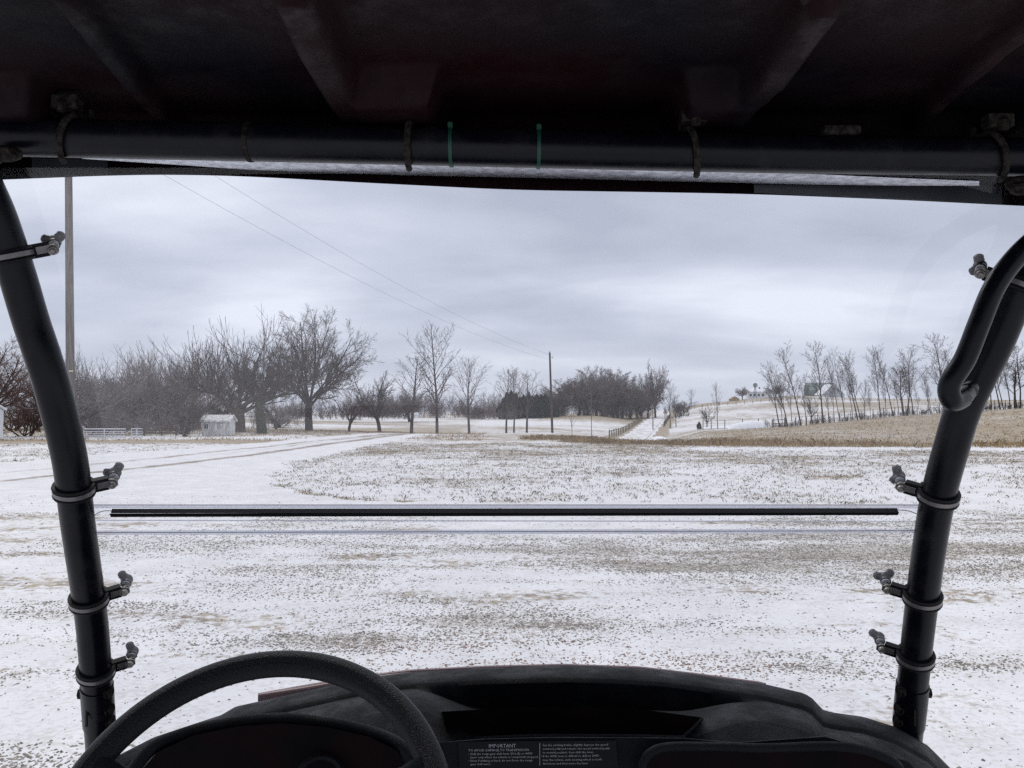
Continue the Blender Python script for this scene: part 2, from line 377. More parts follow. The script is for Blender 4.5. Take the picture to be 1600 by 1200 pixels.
def height(x, y):
    x = np.atleast_1d(np.asarray(x, float)); y = np.atleast_1d(np.asarray(y, float))
    r = np.hypot(x, y); Y = np.where(y > 0, np.maximum(y, .55 * r), 0.3 * r)
    px = np.clip(800 + F * x / np.maximum(Y, 1e-3), PK[0], PK[-1])
    px = np.where(y < 0, -900, px)
    k = np.clip(np.searchsorted(PK, px) - 1, 0, len(PK) - 2); w = (px - PK[k]) / (PK[k + 1] - PK[k])
    q = np.clip(np.searchsorted(YK, Y) - 1, 0, len(YK) - 2); v = np.clip((Y - YK[q]) / (YK[q + 1] - YK[q]), 0, 1)
    z = (TZ[k, q] * (1 - v) + TZ[k, q + 1] * v) * (1 - w) + (TZ[k + 1, q] * (1 - v) + TZ[k + 1, q + 1] * v) * w
    z = z + (fbm(x * .25, y * .25, 3) - .5) * .10 * sstep(3, 15, r) + (fbm(x * 1.6, y * 1.6, 9) - .5) * .035
    z = z + (fbm(x * .02, y * .02, 5) - .5) * 1.2 * sstep(130, 300, r)
    return z
def H1(x, y): return float(height(x, y)[0])

# road geometry (far lane climbing the hill)
def road_x(y): return 22.3 + (y - 150) * .2015
def cover(x, y):
    """straw, gravel, track amounts"""
    Yk, far, near = track_lines(); px = 800 + F * x / np.maximum(y, .5)
    lf = np.interp(y, Yk, far); ln = np.interp(y, Yk, near)
    laneR = np.interp(y, [0, 14, 16, 17.5, 20, 24, 28, 37, 53, 75, 110, 150], [60, 30, 2, -3.2, -5.6, -7.2, -8.05, -8.1, -7.8, -7.0, -3, 5])
    laneL = np.interp(y, [0, 20, 24, 30, 44, 66, 110], [-80, -30, -21, -18.2, -15.6, -13.2, -8])
    n = fbm(x * .35, y * .35, 21); n2 = fbm(x * .9, y * .9, 33); n3 = fbm(x * .08, y * .08, 44)
    wob = (n2 - .5) * 1.6
    lawn = sstep(-.4, .5, x - laneR + wob)
    left = sstep(-.6, .8, laneL - x + wob)
    inlane = (1 - lawn) * (1 - left)
    A = lawn * (.355 + .27 * sstep(20, 42, y) + .55 * (n - .5) + .30 * (n2 - .5))
    A = np.maximum(A, left * (.40 + .6 * (n - .5) + .6 * np.exp(-((y - 54 + (n3 - .5) * 4) / 3.2) ** 2) * (px < 450) + .25 * sstep(58, 75, y)))
    # thin white strip in front of the weeds on the right
    A = A - .45 * np.exp(-((y - 42.5) / 1.8) ** 2) * (x > 9) * lawn
    # rough tan edge of the lane turning
    edge = np.exp(-((x - laneR + wob * .5) / .40) ** 2) * sstep(15.5, 17, y) * (1 - sstep(21, 24, y))
    A = A + edge * .6 * sstep(.38, .55, n2)
    # field past the weeds
    stub = sstep(46, 50, y) * sstep(1020, 1130, px) * (1 - sstep(118, 126, y))
    A = np.where(stub > .01, A * (1 - stub) + stub * (.83 + .45 * (n3 - .5) + .35 * (n - .5)), A)
    # beyond the crest, valley snow
    lr = sstep(660, 860, px + 120 * (n - .5)); farf = sstep(58, 92, y + 10 * (n - .5)) * (1 - stub) * lr
    val = .50 + .8 * (fbm(x * .03, y * .05, 71) - .5) + .4 * (n - .5) + .55 * sstep(215, 250, y) * (px > 840) * (px < 1000)
    A = A * (1 - farf) + farf * val
    farl = sstep(84, 98, y) * (1 - lr)
    vl = .58 + .22 * (1 - sstep(100, 150, y)) + 1.2 * (fbm(x * .03, y * .05, 71) - .5)
    A = A * (1 - farl) + farl * vl
    hillR = sstep(200, 260, y) * sstep(1060, 1100, px)
    A = A + hillR * (.02 + .18 * sstep(280, 360, y) + .5 * (fbm(x * .02, y * .05, 81) - .5) + .05)
    # gravel yard
    yard = (1 - sstep(15, 17.5, y + (n2 - .5) * 3)) * 1.0
    pat = .6 * fbm(x * .40 + 5, y * .8, 52, 5) + .4 * fbm(x * .55 + y * .25, y * 2.6, 57, 4)
    G = .27 + 3.1 * (pat - .5)
    G = G + .30 * np.exp(-((y - 10.6) / 2.0) ** 2) * sstep(-4, 1, x) - .30 * np.exp(-((y - 8.1) / .8) ** 2) * sstep(-.5, 1, x)
    G = G + .35 * np.exp(-((y - 7.0) / .7) ** 2 - ((x + 1.4) / 2.2) ** 2) + .32 * np.exp(-((y - 15.5) / 1.2) ** 2 - ((x + 5.5) / 4) ** 2)
    G = G + .22 * np.exp(-((y - 6.1) / .45) ** 2 - ((x - .8) / 2) ** 2)
    G = G - .18 * sstep(-3, -6, x) - .20 * (y < 5.8)
    G = np.clip(G, 0.03, 1) * yard
    A = A * (1 - yard) + yard * (.24 + .10 * sstep(-4, 0, x) * sstep(8, 13, y) + 1.15 * (fbm(x * .5, y * 2.2, 62, 5) - .5) + .25 * sstep(-4, -8, x))
    G = np.maximum(G, inlane * (1 - yard) * .04)
    inl = inlane * (1 - sstep(78, 92, y)); A = A * (1 - inl * (1 - yard)) + .02 * inl
    w = .12 + .0055 * y
    B = (np.exp(-((x - lf + (n - .5) * .3) / w) ** 2) * .8 + np.exp(-((x - ln + (n - .5) * .3) / (w * 1.25)) ** 2)) * (y > 12) * (y < 100)
    B = B + .55 * np.exp(-((x - (lf + ln) / 2 + .2) / (w * .8)) ** 2) * sstep(28, 40, y) * (y < 80)
    B = B * (.55 + .9 * (n2 - .3))
    A = A * (1 - np.clip(B, 0, 1) * .5)
    # dark clod patches
    A = A + .55 * np.exp(-((x - 9.3) / .55) ** 2 - ((y - 24) / .35) ** 2)
    # road
    rd = (np.abs(x - road_x(y)) < 2.6) & (y > 105) & (y < 420)
    vg = (np.abs(np.abs(x - road_x(y)) - 3.6) < 1.6) & (y > 120) & (y < 345)
    A = np.where(vg, .85, A); A = np.where(rd, .1, A)
    return np.clip(A, 0, 1), np.clip(G, 0, 1), np.clip(B, 0, 1)

def build_ground():
    rr = [0.6]
    while rr[-1] < 2800: rr.append(rr[-1] * (1.016 if rr[-1] < 60 else 1.03))
    rr = np.array(rr)
    a = np.concatenate([np.arange(-46, 46, .18), np.arange(46, 314, 4)]); th = np.radians(a)
    X = rr[:, None] * np.sin(th)[None]; Y = rr[:, None] * np.cos(th)[None]
    nr, na = X.shape; Z = height(X.ravel(), Y.ravel())
    V = np.stack([X.ravel(), Y.ravel(), Z], 1); V = np.concatenate([V, [[0, 0, 0]]])
    i = np.arange(nr - 1)[:, None]; j = np.arange(na)[None]; j2 = (j + 1) % na
    Q = np.stack([i * na + j, i * na + j2, (i + 1) * na + j2, (i + 1) * na + j], -1).reshape(-1, 4)[:, ::-1]
    me = np_mesh('ground', V, Q, True)
    A, G, B = cover(V[:, 0], V[:, 1])
    at = me.color_attributes.new('cover', 'FLOAT_COLOR', 'POINT')
    at.data.foreach_set('color', np.stack([A, G, B, np.ones_like(A)], 1).astype(np.float32).ravel())
    o = link_mesh('ground', me, M['ground']); tag(o, 'snow dusted yard, lawn and rolling fields', None, None, 'structure')
build_ground()

def strip(name, pts, wl, mat_, up, label):
    rows = []
    for (x, y) in pts:
        rows.append([(x + k * wl, y, H1(x + k * wl, y) + up) for k in (-1, -.5, 0, .5, 1)])
    b = MB(); b.grid(rows); o = b.build(name, mat_, smooth=True); tag(o, label, None, None, 'structure'); return o
ys = np.linspace(128, 372, 60)
strip('road', [(road_x(y), y) for y in ys], 1.9, M['road'], .09, 'straight snow covered lane climbing the far hill')

# ------------------------------------------------------------------ gravel, tufts, weeds (stuff)
rng = np.random.default_rng(7)
def scatter(n, y0, y1, pw, dens, xl=None):
    """random points in the view wedge with density dens(x,y)"""
    Y = y0 * (y1 / y0) ** rng.random(n * 1) if pw else y0 + (y1 - y0) * rng.random(n)
    X = (rng.random(n) * 1.5 - .75) * Y
    k = rng.random(n) < dens(X, Y); return X[k], Y[k]
def stones():
    X, Y = scatter(420000, 3.6, 19, True, lambda x, y: np.clip(cover(x, y)[1] * (.55 + 1.1 * (fbm(x * 2.2, y * 3.0, 17) - .3)), 0, 1) ** 1.35 * 1.0 + .004)
    n = len(X); S = .0030 + .0062 * rng.random(n) ** 3 + .00036 * Y
    base = np.array([[1, 0, 0], [-1, 0, 0], [0, 1, 0], [0, -1, 0], [0, 0, .75], [0, 0, -.75]], float)
    f = np.array([[0, 2, 4], [2, 1, 4], [1, 3, 4], [3, 0, 4], [2, 0, 5], [1, 2, 5], [3, 1, 5], [0, 3, 5]])
    V = base[None] * (1 + .55 * (rng.random((n, 6, 1)) - .5)) + .35 * (rng.random((n, 6, 3)) - .5)
    t = rng.random(n) * 6.28; c, s = np.cos(t)[:, None], np.sin(t)[:, None]
    st = 1 + .7 * rng.random(n)[:, None]
    vx = V[..., 0] * st; vy = V[..., 1]
    V = np.stack([vx * c - vy * s, vx * s + vy * c, V[..., 2]], -1) * S[:, None, None]
    Z = height(X, Y); V += np.stack([X, Y, Z + S * .15], 1)[:, None]
    me = np_mesh('gravel_stones', V.reshape(-1, 3), (f[None] + 6 * np.arange(n)[:, None, None]).reshape(-1, 3))
    me.materials.append(M['stone']); me.materials.append(mat('reflection_red_gravel', (.20, .125, .09), .95, var=(.44, .30, .23), vscale=11, spec=.15))
    red = (np.exp(-((Y - 6.25) / .55) ** 2) * sstep(-1.6, -.6, X) * (1 - sstep(1.2, 2.2, X)) > rng.random(n) * .9)  # red windscreen reflection painted into the colour of these stones
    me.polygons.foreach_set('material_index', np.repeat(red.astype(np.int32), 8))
    tag(link_mesh('gravel', me, None), 'scattered brown gravel showing through thin snow', None, None, 'stuff')
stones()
def blades(name, X, Y, hmin, hmax, w, per, spreadr, material, label, lean=.5):
    n = len(X) * per; bx = np.repeat(X, per) + rng.normal(0, spreadr, n); by = np.repeat(Y, per) + rng.normal(0, spreadr, n)
    h = hmin + (hmax - hmin) * rng.random(n) ** 1.5; t = rng.random(n) * 6.28; wx, wy = np.cos(t) * w, np.sin(t) * w
    l1 = rng.normal(0, lean, (n, 2)) * h[:, None]; z = height(bx, by)
    ww = w * (.6 + .8 * rng.random(n)); wx = np.cos(t) * ww; wy = np.sin(t) * ww
    V = np.zeros((n, 5, 3))
    V[:, 0] = np.stack([bx - wx, by - wy, z - .01], 1); V[:, 1] = np.stack([bx + wx, by + wy, z - .01], 1)
    V[:, 2] = np.stack([bx + wx * .8 + l1[:, 0] * .4, by + wy * .8 + l1[:, 1] * .4, z + h * .6], 1)
    V[:, 3] = np.stack([bx + l1[:, 0], by + l1[:, 1], z + h * (1 - .25 * np.minimum(1, np.abs(l1).sum(1) / h))], 1)
    V[:, 4] = np.stack([bx - wx * .8 + l1[:, 0] * .4, by - wy * .8 + l1[:, 1] * .4, z + h * .6], 1)
    me = np_mesh(name, V.reshape(-1, 3), np.arange(n * 5).reshape(-1, 5))
    o = link_mesh(name, me, material); tag(o, label, None, None, 'stuff'); return o
X, Y = scatter(60000, 17, 52, False, lambda x, y: np.clip((cover(x, y)[0] - .18) * 1.5, 0, 1) * (y < 50))
blades('lawn_grass', X, Y, .02, .085, .006, 4, .05, M['tuft'], 'short straw coloured lawn grass poking through snow', .7)
def band(x, y):
    px = 800 + F * x / y
    y0 = np.interp(px, [815, 850, 905, 985, 1120, 1300, 1600, 2000], [57, 54, 51, 48, 45.6, 43.6, 42.8, 42])
    y1 = np.interp(px, [815, 850, 905, 985, 1100, 1240, 1400, 1700], [61, 64, 63, 60, 57, 54, 50, 48])
    n = fbm(x * .35, y * .35, 91)
    return np.clip(sstep(0, 1.5, y - y0 + (n - .5) * 4) * sstep(0, 2, y1 - y + (n - .5) * 4) * (px > 812) * (1.25 - .9 * sstep(900, 1250, px)), 0, 1) * (n > .36)
X, Y = scatter(60000, 41, 66, False, band)
blades('weeds', X, Y, .10, .42, .012, 4, .12, M['deadgrass'], 'tan strip of tall dead weeds between lawn and fields', .45)
X, Y = scatter(26000, 50, 122, False, lambda x, y: ((800 + F * x / y) > 1060) * np.clip(fbm(x * .2, y * .2, 15) * 1.1, 0, 1))
blades('stubble', X, Y, .05, .20, .014, 3, .15, M['deadgrass'], 'cut tan crop stubble on the rising field', .4)
X, Y = scatter(30000, 55, 110, False, lambda x, y: ((800 + F * x / y) < 760) * np.clip((cover(x, y)[0] - .3) * 1.5, 0, 1))
blades('rough_grass', X, Y, .05, .22, .014, 3, .12, M['deadgrass'], 'rough tan grass under the trees beyond the lane', .4)

# ------------------------------------------------------------------ trees
def unit(v): return v / np.maximum(np.linalg.norm(v, axis=-1, keepdims=True), 1e-9)
def grow(seed, p0, d0, L0, r0, levels, tip=.35):
    """returns list of (pts (B,n,3), rad (B,n)) per level"""
    g = np.random.default_rng(seed); outl = []
    P0, D, Ln, Rr = map(np.asarray, (p0, d0, L0, r0))
    P0 = P0.astype(float); D = unit(D.astype(float)); Ln = Ln.astype(float); Rr = Rr.astype(float)
    for li, lv in enumerate(levels):
        n = lv['seg']; B = len(P0); pts = np.zeros((B, n + 1, 3)); dirs = np.zeros((B, n + 1, 3)); pts[:, 0] = P0; d = D.copy(); dirs[:, 0] = d
        for k in range(1, n + 1):
            d = unit(d + g.normal(0, lv.get('wob', .12), (B, 3)) + np.array([0, 0, lv.get('up', 0.)]))
            pts[:, k] = pts[:, k - 1] + d * (Ln / n)[:, None]; dirs[:, k] = d
        tp = lv.get('tip', tip); rad = Rr[:, None] * (1 - (1 - tp) * np.linspace(0, 1, n + 1)[None] ** lv.get('pow', 1.0))
        outl.append((pts, rad))
        if li + 1 >= len(levels): break
        nx = levels[li + 1]; c = nx['n']; C = B * c
        t = nx['t0'] + (nx['t1'] - nx['t0']) * (np.arange(c)[None] + g.random((B, c))) / c
        t = t.ravel(); par = np.repeat(np.arange(B), c); ft = t * n; i0 = np.minimum(ft.astype(int), n - 1); fr = (ft - i0)[:, None]
        P1 = pts[par, i0] * (1 - fr) + pts[par, i0 + 1] * fr; Dp = dirs[par, i0 + 1]
        rp_ = rad[par, i0] * (1 - fr[:, 0]) + rad[par, i0 + 1] * fr[:, 0]
        ref = np.where(np.abs(Dp[:, 2:3]) < .9, np.array([[0, 0, 1.]]), np.array([[1., 0, 0]]))
        a = unit(np.cross(Dp, ref)); b = np.cross(Dp, a)
        az = (np.arange(C) * 2.39996 + g.random(C) * 1.0 + np.repeat(g.random(B) * 6.28, c))
        an = np.radians(nx['ang'] + g.normal(0, nx.get('av', 10), C)) * (1 - nx.get('angt', 0) * t)
        side = a * np.cos(az)[:, None] + b * np.sin(az)[:, None]
        D = unit(Dp * np.cos(an)[:, None] + side * np.sin(an)[:, None])
        sh = 1 - nx.get('tp', .5) * t
        if nx.get('bell'): sh = np.sin(np.pi * np.clip((t - nx['t0']) / (1.05 - nx['t0']) * .85 + .18, 0, 1)) ** .8
        Ln = Ln[par] * nx['len'] * sh * (1 - nx.get('lv', .6) / 2 + nx.get('lv', .6) * g.random(C))
        if 'abs' in nx: Ln = nx['abs'] * sh * (.6 + .8 * g.random(C))
        Rr = np.minimum(rp_ * nx.get('rr', .6), rp_ * .9); Rr = np.maximum(Rr, nx.get('rmin', .010))
        P0 = P1
    return outl
def tubes_mesh(name, lv, sides):
    VV = []; FF = []; base = 0
    for (pts, rad), n in zip(lv, sides):
        B, K, _ = pts.shape
        tn = np.zeros_like(pts); tn[:, 1:-1] = pts[:, 2:] - pts[:, :-2]; tn[:, 0] = pts[:, 1] - pts[:, 0]; tn[:, -1] = pts[:, -1] - pts[:, -2]; tn = unit(tn)
        mean = unit(pts[:, -1] - pts[:, 0]); ref = np.where(np.abs(mean[:, 2:3]) < .8, np.array([[0, 0, 1.]]), np.array([[0.3, 1., 0]]))[:, None]
        a = unit(np.cross(tn, np.broadcast_to(ref, tn.shape))); b = np.cross(tn, a)
        t = np.arange(n) * 2 * np.pi / n
        V = pts[:, :, None] + (a[:, :, None] * np.cos(t)[None, None, :, None] + b[:, :, None] * np.sin(t)[None, None, :, None]) * rad[:, :, None, None]
        VV.append(V.reshape(-1, 3))
        bi = np.arange(B)[:, None, None] * K * n; ki = np.arange(K - 1)[None, :, None] * n; j = np.arange(n)[None, None]; j2 = (j + 1) % n
        Q = np.stack([bi + ki + j, bi + ki + j2, bi + ki + n + j2, bi + ki + n + j], -1).reshape(-1, 4) + base
        FF.append(Q); base += B * K * n
    return np_mesh(name, np.concatenate(VV), np.concatenate(FF), True)
def A1(*a): return np.array(a, float)
def top_of(lv): return max(l[0][..., 2].max() for l in lv)
PRE = {}
def preset(key, lv, bark, twig, ntr=1, sides=None):
    sides = sides or [9, 6, 4, 3, 3, 3][:len(lv)]
    tr = tubes_mesh('trunk', lv[:ntr], sides[:ntr]); cr = tubes_mesh('crown', lv[ntr:], sides[ntr:])
    tr.materials.append(M[bark]); cr.materials.append(M[twig])
    h = top_of(lv); w = np.percentile(np.abs(lv[-1][0][..., 0]), 97)
    PRE[key] = (tr, cr, h, w)

# the big old spreading tree: short stout trunk, many ascending limbs, fan of twigs
def spread_tree(seed, fat=1.):
    tr = dict(seg=5, wob=.03, tip=.80); k = fat
    return grow(seed, A1((0, 0, -.2)), A1((0.02, 0, 1)), A1(3.3), A1(.42), [tr,
        dict(n=12, t0=.70, t1=1.0, ang=38, av=19, len=2.25, rr=.42, seg=9, wob=.065, up=.02, tip=.22, tp=.0, rmin=.04, lv=.3),
        dict(n=11, t0=.18, t1=.97, ang=38, av=11, len=.46, rr=.55, seg=6, wob=.09, up=.03, tip=.3, rmin=.018 * k, tp=.35),
        dict(n=8, t0=.15, t1=.97, ang=38, av=12, len=.50, rr=.6, seg=4, wob=.12, up=.03, tip=.4, rmin=.012 * k),
        dict(n=8, t0=.1, t1=1, ang=36, av=14, len=.60, rr=.7, seg=3, wob=.12, up=.03, rmin=.0095 * k, tip=.7)])
preset('spread', spread_tree(61), 'bark', 'twig', 2)
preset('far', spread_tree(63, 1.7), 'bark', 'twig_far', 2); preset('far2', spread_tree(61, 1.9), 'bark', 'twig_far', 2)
preset('spread2', spread_tree(62), 'bark', 'twig_red', 2)
# old orchard tree with many upright water sprouts
def orchard(seed, dens=1):
    return grow(seed, A1((0, 0, -.2)), A1((0.03, 0, 1)), A1(2.0), A1(.44), [dict(seg=4, wob=.06, tip=.8),
        dict(n=8, t0=.6, t1=1.0, ang=52, av=12, len=2.5, rr=.38, seg=8, wob=.11, up=-.01, tip=.3, tp=0, rmin=.05),
        dict(n=9, t0=.2, t1=1, ang=48, av=14, len=.48, rr=.55, seg=6, wob=.15, up=.05, tip=.35, rmin=.022),
        dict(n=7 * dens, t0=.1, t1=1, ang=40, av=16, abs=2.1, rr=.5, len=1, seg=5, wob=.05, up=.42, rmin=.015, tip=.5, tp=-.2),
        dict(n=5, t0=.1, t1=.85, ang=26, av=10, len=.34, rr=.6, seg=2, wob=.08, up=.12, rmin=.009, tip=.6)])
preset('orchard', orchard(5), 'bark_pale', 'twig', 2)
preset('orchard2', orchard(7), 'bark_pale', 'twig_grey', 2)
# young tree with a central leader
def leader(seed, ang=44, n1=26, t0=.2, L1=.36):
    return grow(seed, A1((0, 0, -.1)), A1((0.01, 0, 1)), A1(10.), A1(.15), [dict(seg=12, wob=.018, up=.02, tip=.12),
        dict(n=n1, t0=t0, t1=.97, ang=ang, av=10, len=L1, rr=.40, seg=6, wob=.08, up=.09, tip=.3, bell=1, rmin=.02),
        dict(n=7, t0=.2, t1=.98, ang=38, av=10, len=.42, rr=.6, seg=4, wob=.12, up=.05, tip=.4, rmin=.011),
        dict(n=5, t0=.15, t1=.98, ang=36, av=12, len=.48, rr=.6, seg=3, wob=.12, up=.03, rmin=.008, tip=.6)])
preset('leader', leader(31), 'bark', 'twig', 1); preset('leader2', leader(32, 40, 20, .25), 'bark', 'twig', 1)
preset('vase', leader(35, 34, 20, .32, .46), 'bark', 'twig', 1)
# tall field-edge trees, several stems, high narrow crowns
def tall(seed, stems):
    g = np.random.default_rng(seed); n = stems
    p = np.stack([g.normal(0, .35, n) if n > 1 else np.zeros(n), g.normal(0, .3, n), np.full(n, -.2)], 1)
    d = np.stack([g.normal(-.03, .09, n), g.normal(0, .06, n), np.ones(n)], 1)
    Ls = 11.5 * (.75 + .3 * g.random(n)); Ls[0] = 12
    return grow(seed, p, d, Ls, .11 + .06 * g.random(n), [dict(seg=11, wob=.045, up=.01, tip=.18),
        dict(n=15, t0=.30, t1=.98, ang=31, av=9, len=.36, rr=.45, seg=6, wob=.08, up=.06, tip=.3, tp=.35, rmin=.025),
        dict(n=8, t0=.2, t1=.98, ang=36, av=12, len=.42, rr=.55, seg=4, wob=.12, up=.04, tip=.4, rmin=.017),
        dict(n=7, t0=.15, t1=.98, ang=36, av=12, len=.5, rr=.6, seg=3, wob=.12, up=.02, rmin=.014, tip=.7)])
for i, s in enumerate((1, 1, 1, 2, 2)): preset('tall%d' % i, tall(51 + i * 7, s), 'bark', 'twig', 1)
# many-stemmed shrub
def shrub(seed, k=9, sp=.55):
    g = np.random.default_rng(seed)
    p = np.stack([g.normal(0, .18, k), g.normal(0, .18, k), np.full(k, -.1)], 1); d = np.stack([g.normal(0, sp, k), g.normal(0, sp, k), np.ones(k)], 1)
    return grow(seed, p, d, 3.6 * (.6 + .6 * g.random(k)), .03 + .03 * g.random(k), [dict(seg=7, wob=.10, up=.03, tip=.3),
        dict(n=9, t0=.15, t1=.97, ang=40, av=12, len=.45, rr=.55, seg=5, wob=.13, up=.05, tip=.35, rmin=.014),
        dict(n=8, t0=.1, t1=.98, ang=40, av=12, len=.5, rr=.6, seg=4, wob=.14, up=.04, tip=.4, rmin=.010),
        dict(n=6, t0=.1, t1=.98, ang=40, av=12, len=.5, rr=.6, seg=2, wob=.14, up=.02, rmin=.008, tip=.6)])
preset('shrub', shrub(71), 'bark', 'twig', 1); preset('shrub2', shrub(72, 12, .4), 'bark_pale', 'twig_grey', 1); preset('shrubred', shrub(73, 10, .6), 'bark', 'twig_red', 1)
# old apple-like tree: low fork
def apple(seed, r=.13):
    return grow(seed, A1((0, 0, -.1)), A1((0.08, 0, 1)), A1(1.5), A1(r), [dict(seg=4, wob=.09, tip=.75),
        dict(n=7, t0=.45, t1=1, ang=42, av=14, len=1.9, rr=.5, seg=7, wob=.13, up=.06, tip=.3, tp=0, rmin=.03),
        dict(n=8, t0=.2, t1=.97, ang=42, av=14, len=.48, rr=.55, seg=5, wob=.14, up=.10, tip=.35, rmin=.014),
        dict(n=7, t0=.1, t1=.98, ang=38, av=14, len=.55, rr=.6, seg=4, wob=.12, up=.10, rmin=.010, tip=.5),
        dict(n=4, t0=.1, t1=.98, ang=38, av=14, len=.5, rr=.6, seg=2, wob=.12, up=.05, rmin=.008, tip=.6)])
preset('apple', apple(81), 'bark', 'twig', 2); preset('apple2', apple(84), 'bark', 'twig_red', 2)
# thin sapling
preset('sapling', grow(91, A1((0, 0, -.05)), A1((0.015, 0, 1)), A1(5.), A1(.03), [dict(seg=9, wob=.02, up=.01, tip=.25),
    dict(n=14, t0=.3, t1=.95, ang=35, av=8, len=.26, rr=.5, seg=4, wob=.08, up=.08, rmin=.008, tip=.5),
    dict(n=4, t0=.3, t1=.95, ang=32, av=8, len=.4, rr=.6, seg=3, wob=.1, up=.05, rmin=.006, tip=.6)]), 'bark_pale', 'twig_pale', 1)

def tree(kind, px, Y, top, label, group=None, wide=None, base_py=None, rot=None, name='bare_tree', cat='tree', lean=0):
    tr, cr, h, w = PRE[kind]; x = (px - 800) / F * Y; z = H1(x, Y)
    Hh = (645 - top) * Y / F + EYE - z; s = Hh / h
    o = empty(name, (x, Y, z), label, cat, group)
    sx = s if wide is None else (wide * Y / F / 2) / w
    o.scale = (sx, sx, s); o.rotation_euler = (0, lean, rot if rot is not None else (px * 1.37) % 6.28)
    if rot is None and lean: o.rotation_euler = (0, lean, 0)
    for nm, me in (('trunk', tr), ('crown', cr)):
        c = bpy.data.objects.new(nm, me); COL.objects.link(c); c.parent = o
    return o

# individual trees, left to right
tree('spread2', -25, 62, 515, 'reddish twigged bare tree cut off by the left edge of the photo', wide=190, rot=1.0)
tree('shrubred', 45, 66, 588, 'low reddish brush at the far left, left of the black post', name='bush', cat='bush', wide=120, rot=.4)
tree('apple', 62, 80, 600, 'scrubby bare tree standing behind the far left brush', wide=90, rot=2.2)
tree('orchard2', 118, 66, 533, 'wide bare tree directly behind the near utility pole', wide=190, rot=.6)
tree('orchard', 372, 80, 488, 'big grey trunked tree with tall upright sprouts beside the white shed', wide=290, rot=.2)
tree('spread', 483, 89, 476, 'largest round crowned bare tree beside the snowy lane', wide=172, rot=0.0)
tree('apple2', 546, 88, 598, 'crooked little bare tree right of the largest tree', wide=82, rot=1.1)
tree('apple', 594, 88, 570, 'low forked bare tree with dense upright twigs right of the crooked one', wide=95, rot=3.4)
tree('leader2', 643, 82, 548, 'slim bare tree leaning slightly left of the tallest young tree', wide=75, lean=-.02)
lt = tree('leader', 683, 82, 499, 'tallest young tree with a few dead leaves clinging on', wide=84, rot=.5)
tree('vase', 733, 82, 552, 'young bare tree with an upswept crown right of the tallest young tree', wide=66, rot=2.0)
tree('leader2', 791, 84, 570, 'left one of two slim bare trees in front of the evergreens', wide=46, lean=-.03)
tree('vase', 803, 84, 571, 'right one of two slim bare trees in front of the evergreens', wide=44, rot=4.0)
tree('leader2', 823, 84, 577, 'slim bare tree between the evergreens and the far utility pole', wide=50, rot=5.0)
# leaves still on the tall young tree
def leaves_for(o, n, seed):
    cr = PRE['leader'][1]; g = np.random.default_rng(seed); vc = np.zeros(len(cr.vertices) * 3, np.float32); cr.vertices.foreach_get('co', vc); vc = vc.reshape(-1, 3)
    vc = vc[vc[:, 2] < 8]; p = vc[g.integers(0, len(vc), n)]
    V = p[:, None] + g.normal(0, .055, (n, 4, 3)); V[:, :, 2] -= .05
    me = np_mesh('dead_leaves', V.reshape(-1, 3), np.arange(n * 4).reshape(-1, 4)); c = link_mesh('dead_leaves', me, M['leaf'], o)
M['leaf'] = mat('dead_leaf', (.07, .035, .02), .8, var=(.11, .06, .035), vscale=3)
leaves_for(lt, 170, 4)

# the leaning, broken trunk
b = MB(); Yt = 74
def TP(px, py, Y, dy=0): return Vector(((px - 800) / F * Y, Y + dy, EYE + (645 - py) * Y / F))
stump = empty('leaning_tree', TP(411, 684, Yt), 'short thick leaning trunk with twisted limbs left of the largest tree', 'tree')
b.tube(crom([TP(411, 688, Yt), TP(409, 668, Yt), TP(406, 645, Yt), TP(405, 622, Yt)], 5), [.50 - .011 * i for i in range(16)], 10)
b.build('trunk', M['bark_green'], stump, smooth=True)
lv = grow(101, np.array([list(TP(405, 624, Yt))] * 6) - np.array(list(stump.location)), np.array([(1, .2, .25), (-1, .1, .5), (.4, -.5, .9), (-.5, .3, 1), (.9, -.2, .7), (-.9, -.5, .15)], float), A1(3.6, 3.4, 3., 3.2, 3.0, 2.8), A1(.24, .2, .2, .18, .17, .15), [
    dict(seg=7, wob=.16, up=.03, tip=.3), dict(n=9, t0=.2, t1=1, ang=48, av=14, len=.5, rr=.5, seg=5, wob=.16, up=.07, rmin=.02, tip=.4),
    dict(n=8, t0=.1, t1=1, ang=42, av=14, len=.55, rr=.6, seg=4, wob=.15, up=.10, rmin=.011, tip=.5), dict(n=5, t0=.1, t1=1, ang=40, av=14, len=.5, rr=.6, seg=2, wob=.1, up=.05, rmin=.008, tip=.6)])
me = tubes_mesh('crown', lv, [6, 4, 3, 3]); me.materials.append(M['twig']); c = bpy.data.objects.new('crown', me); COL.objects.link(c); c.parent = stump

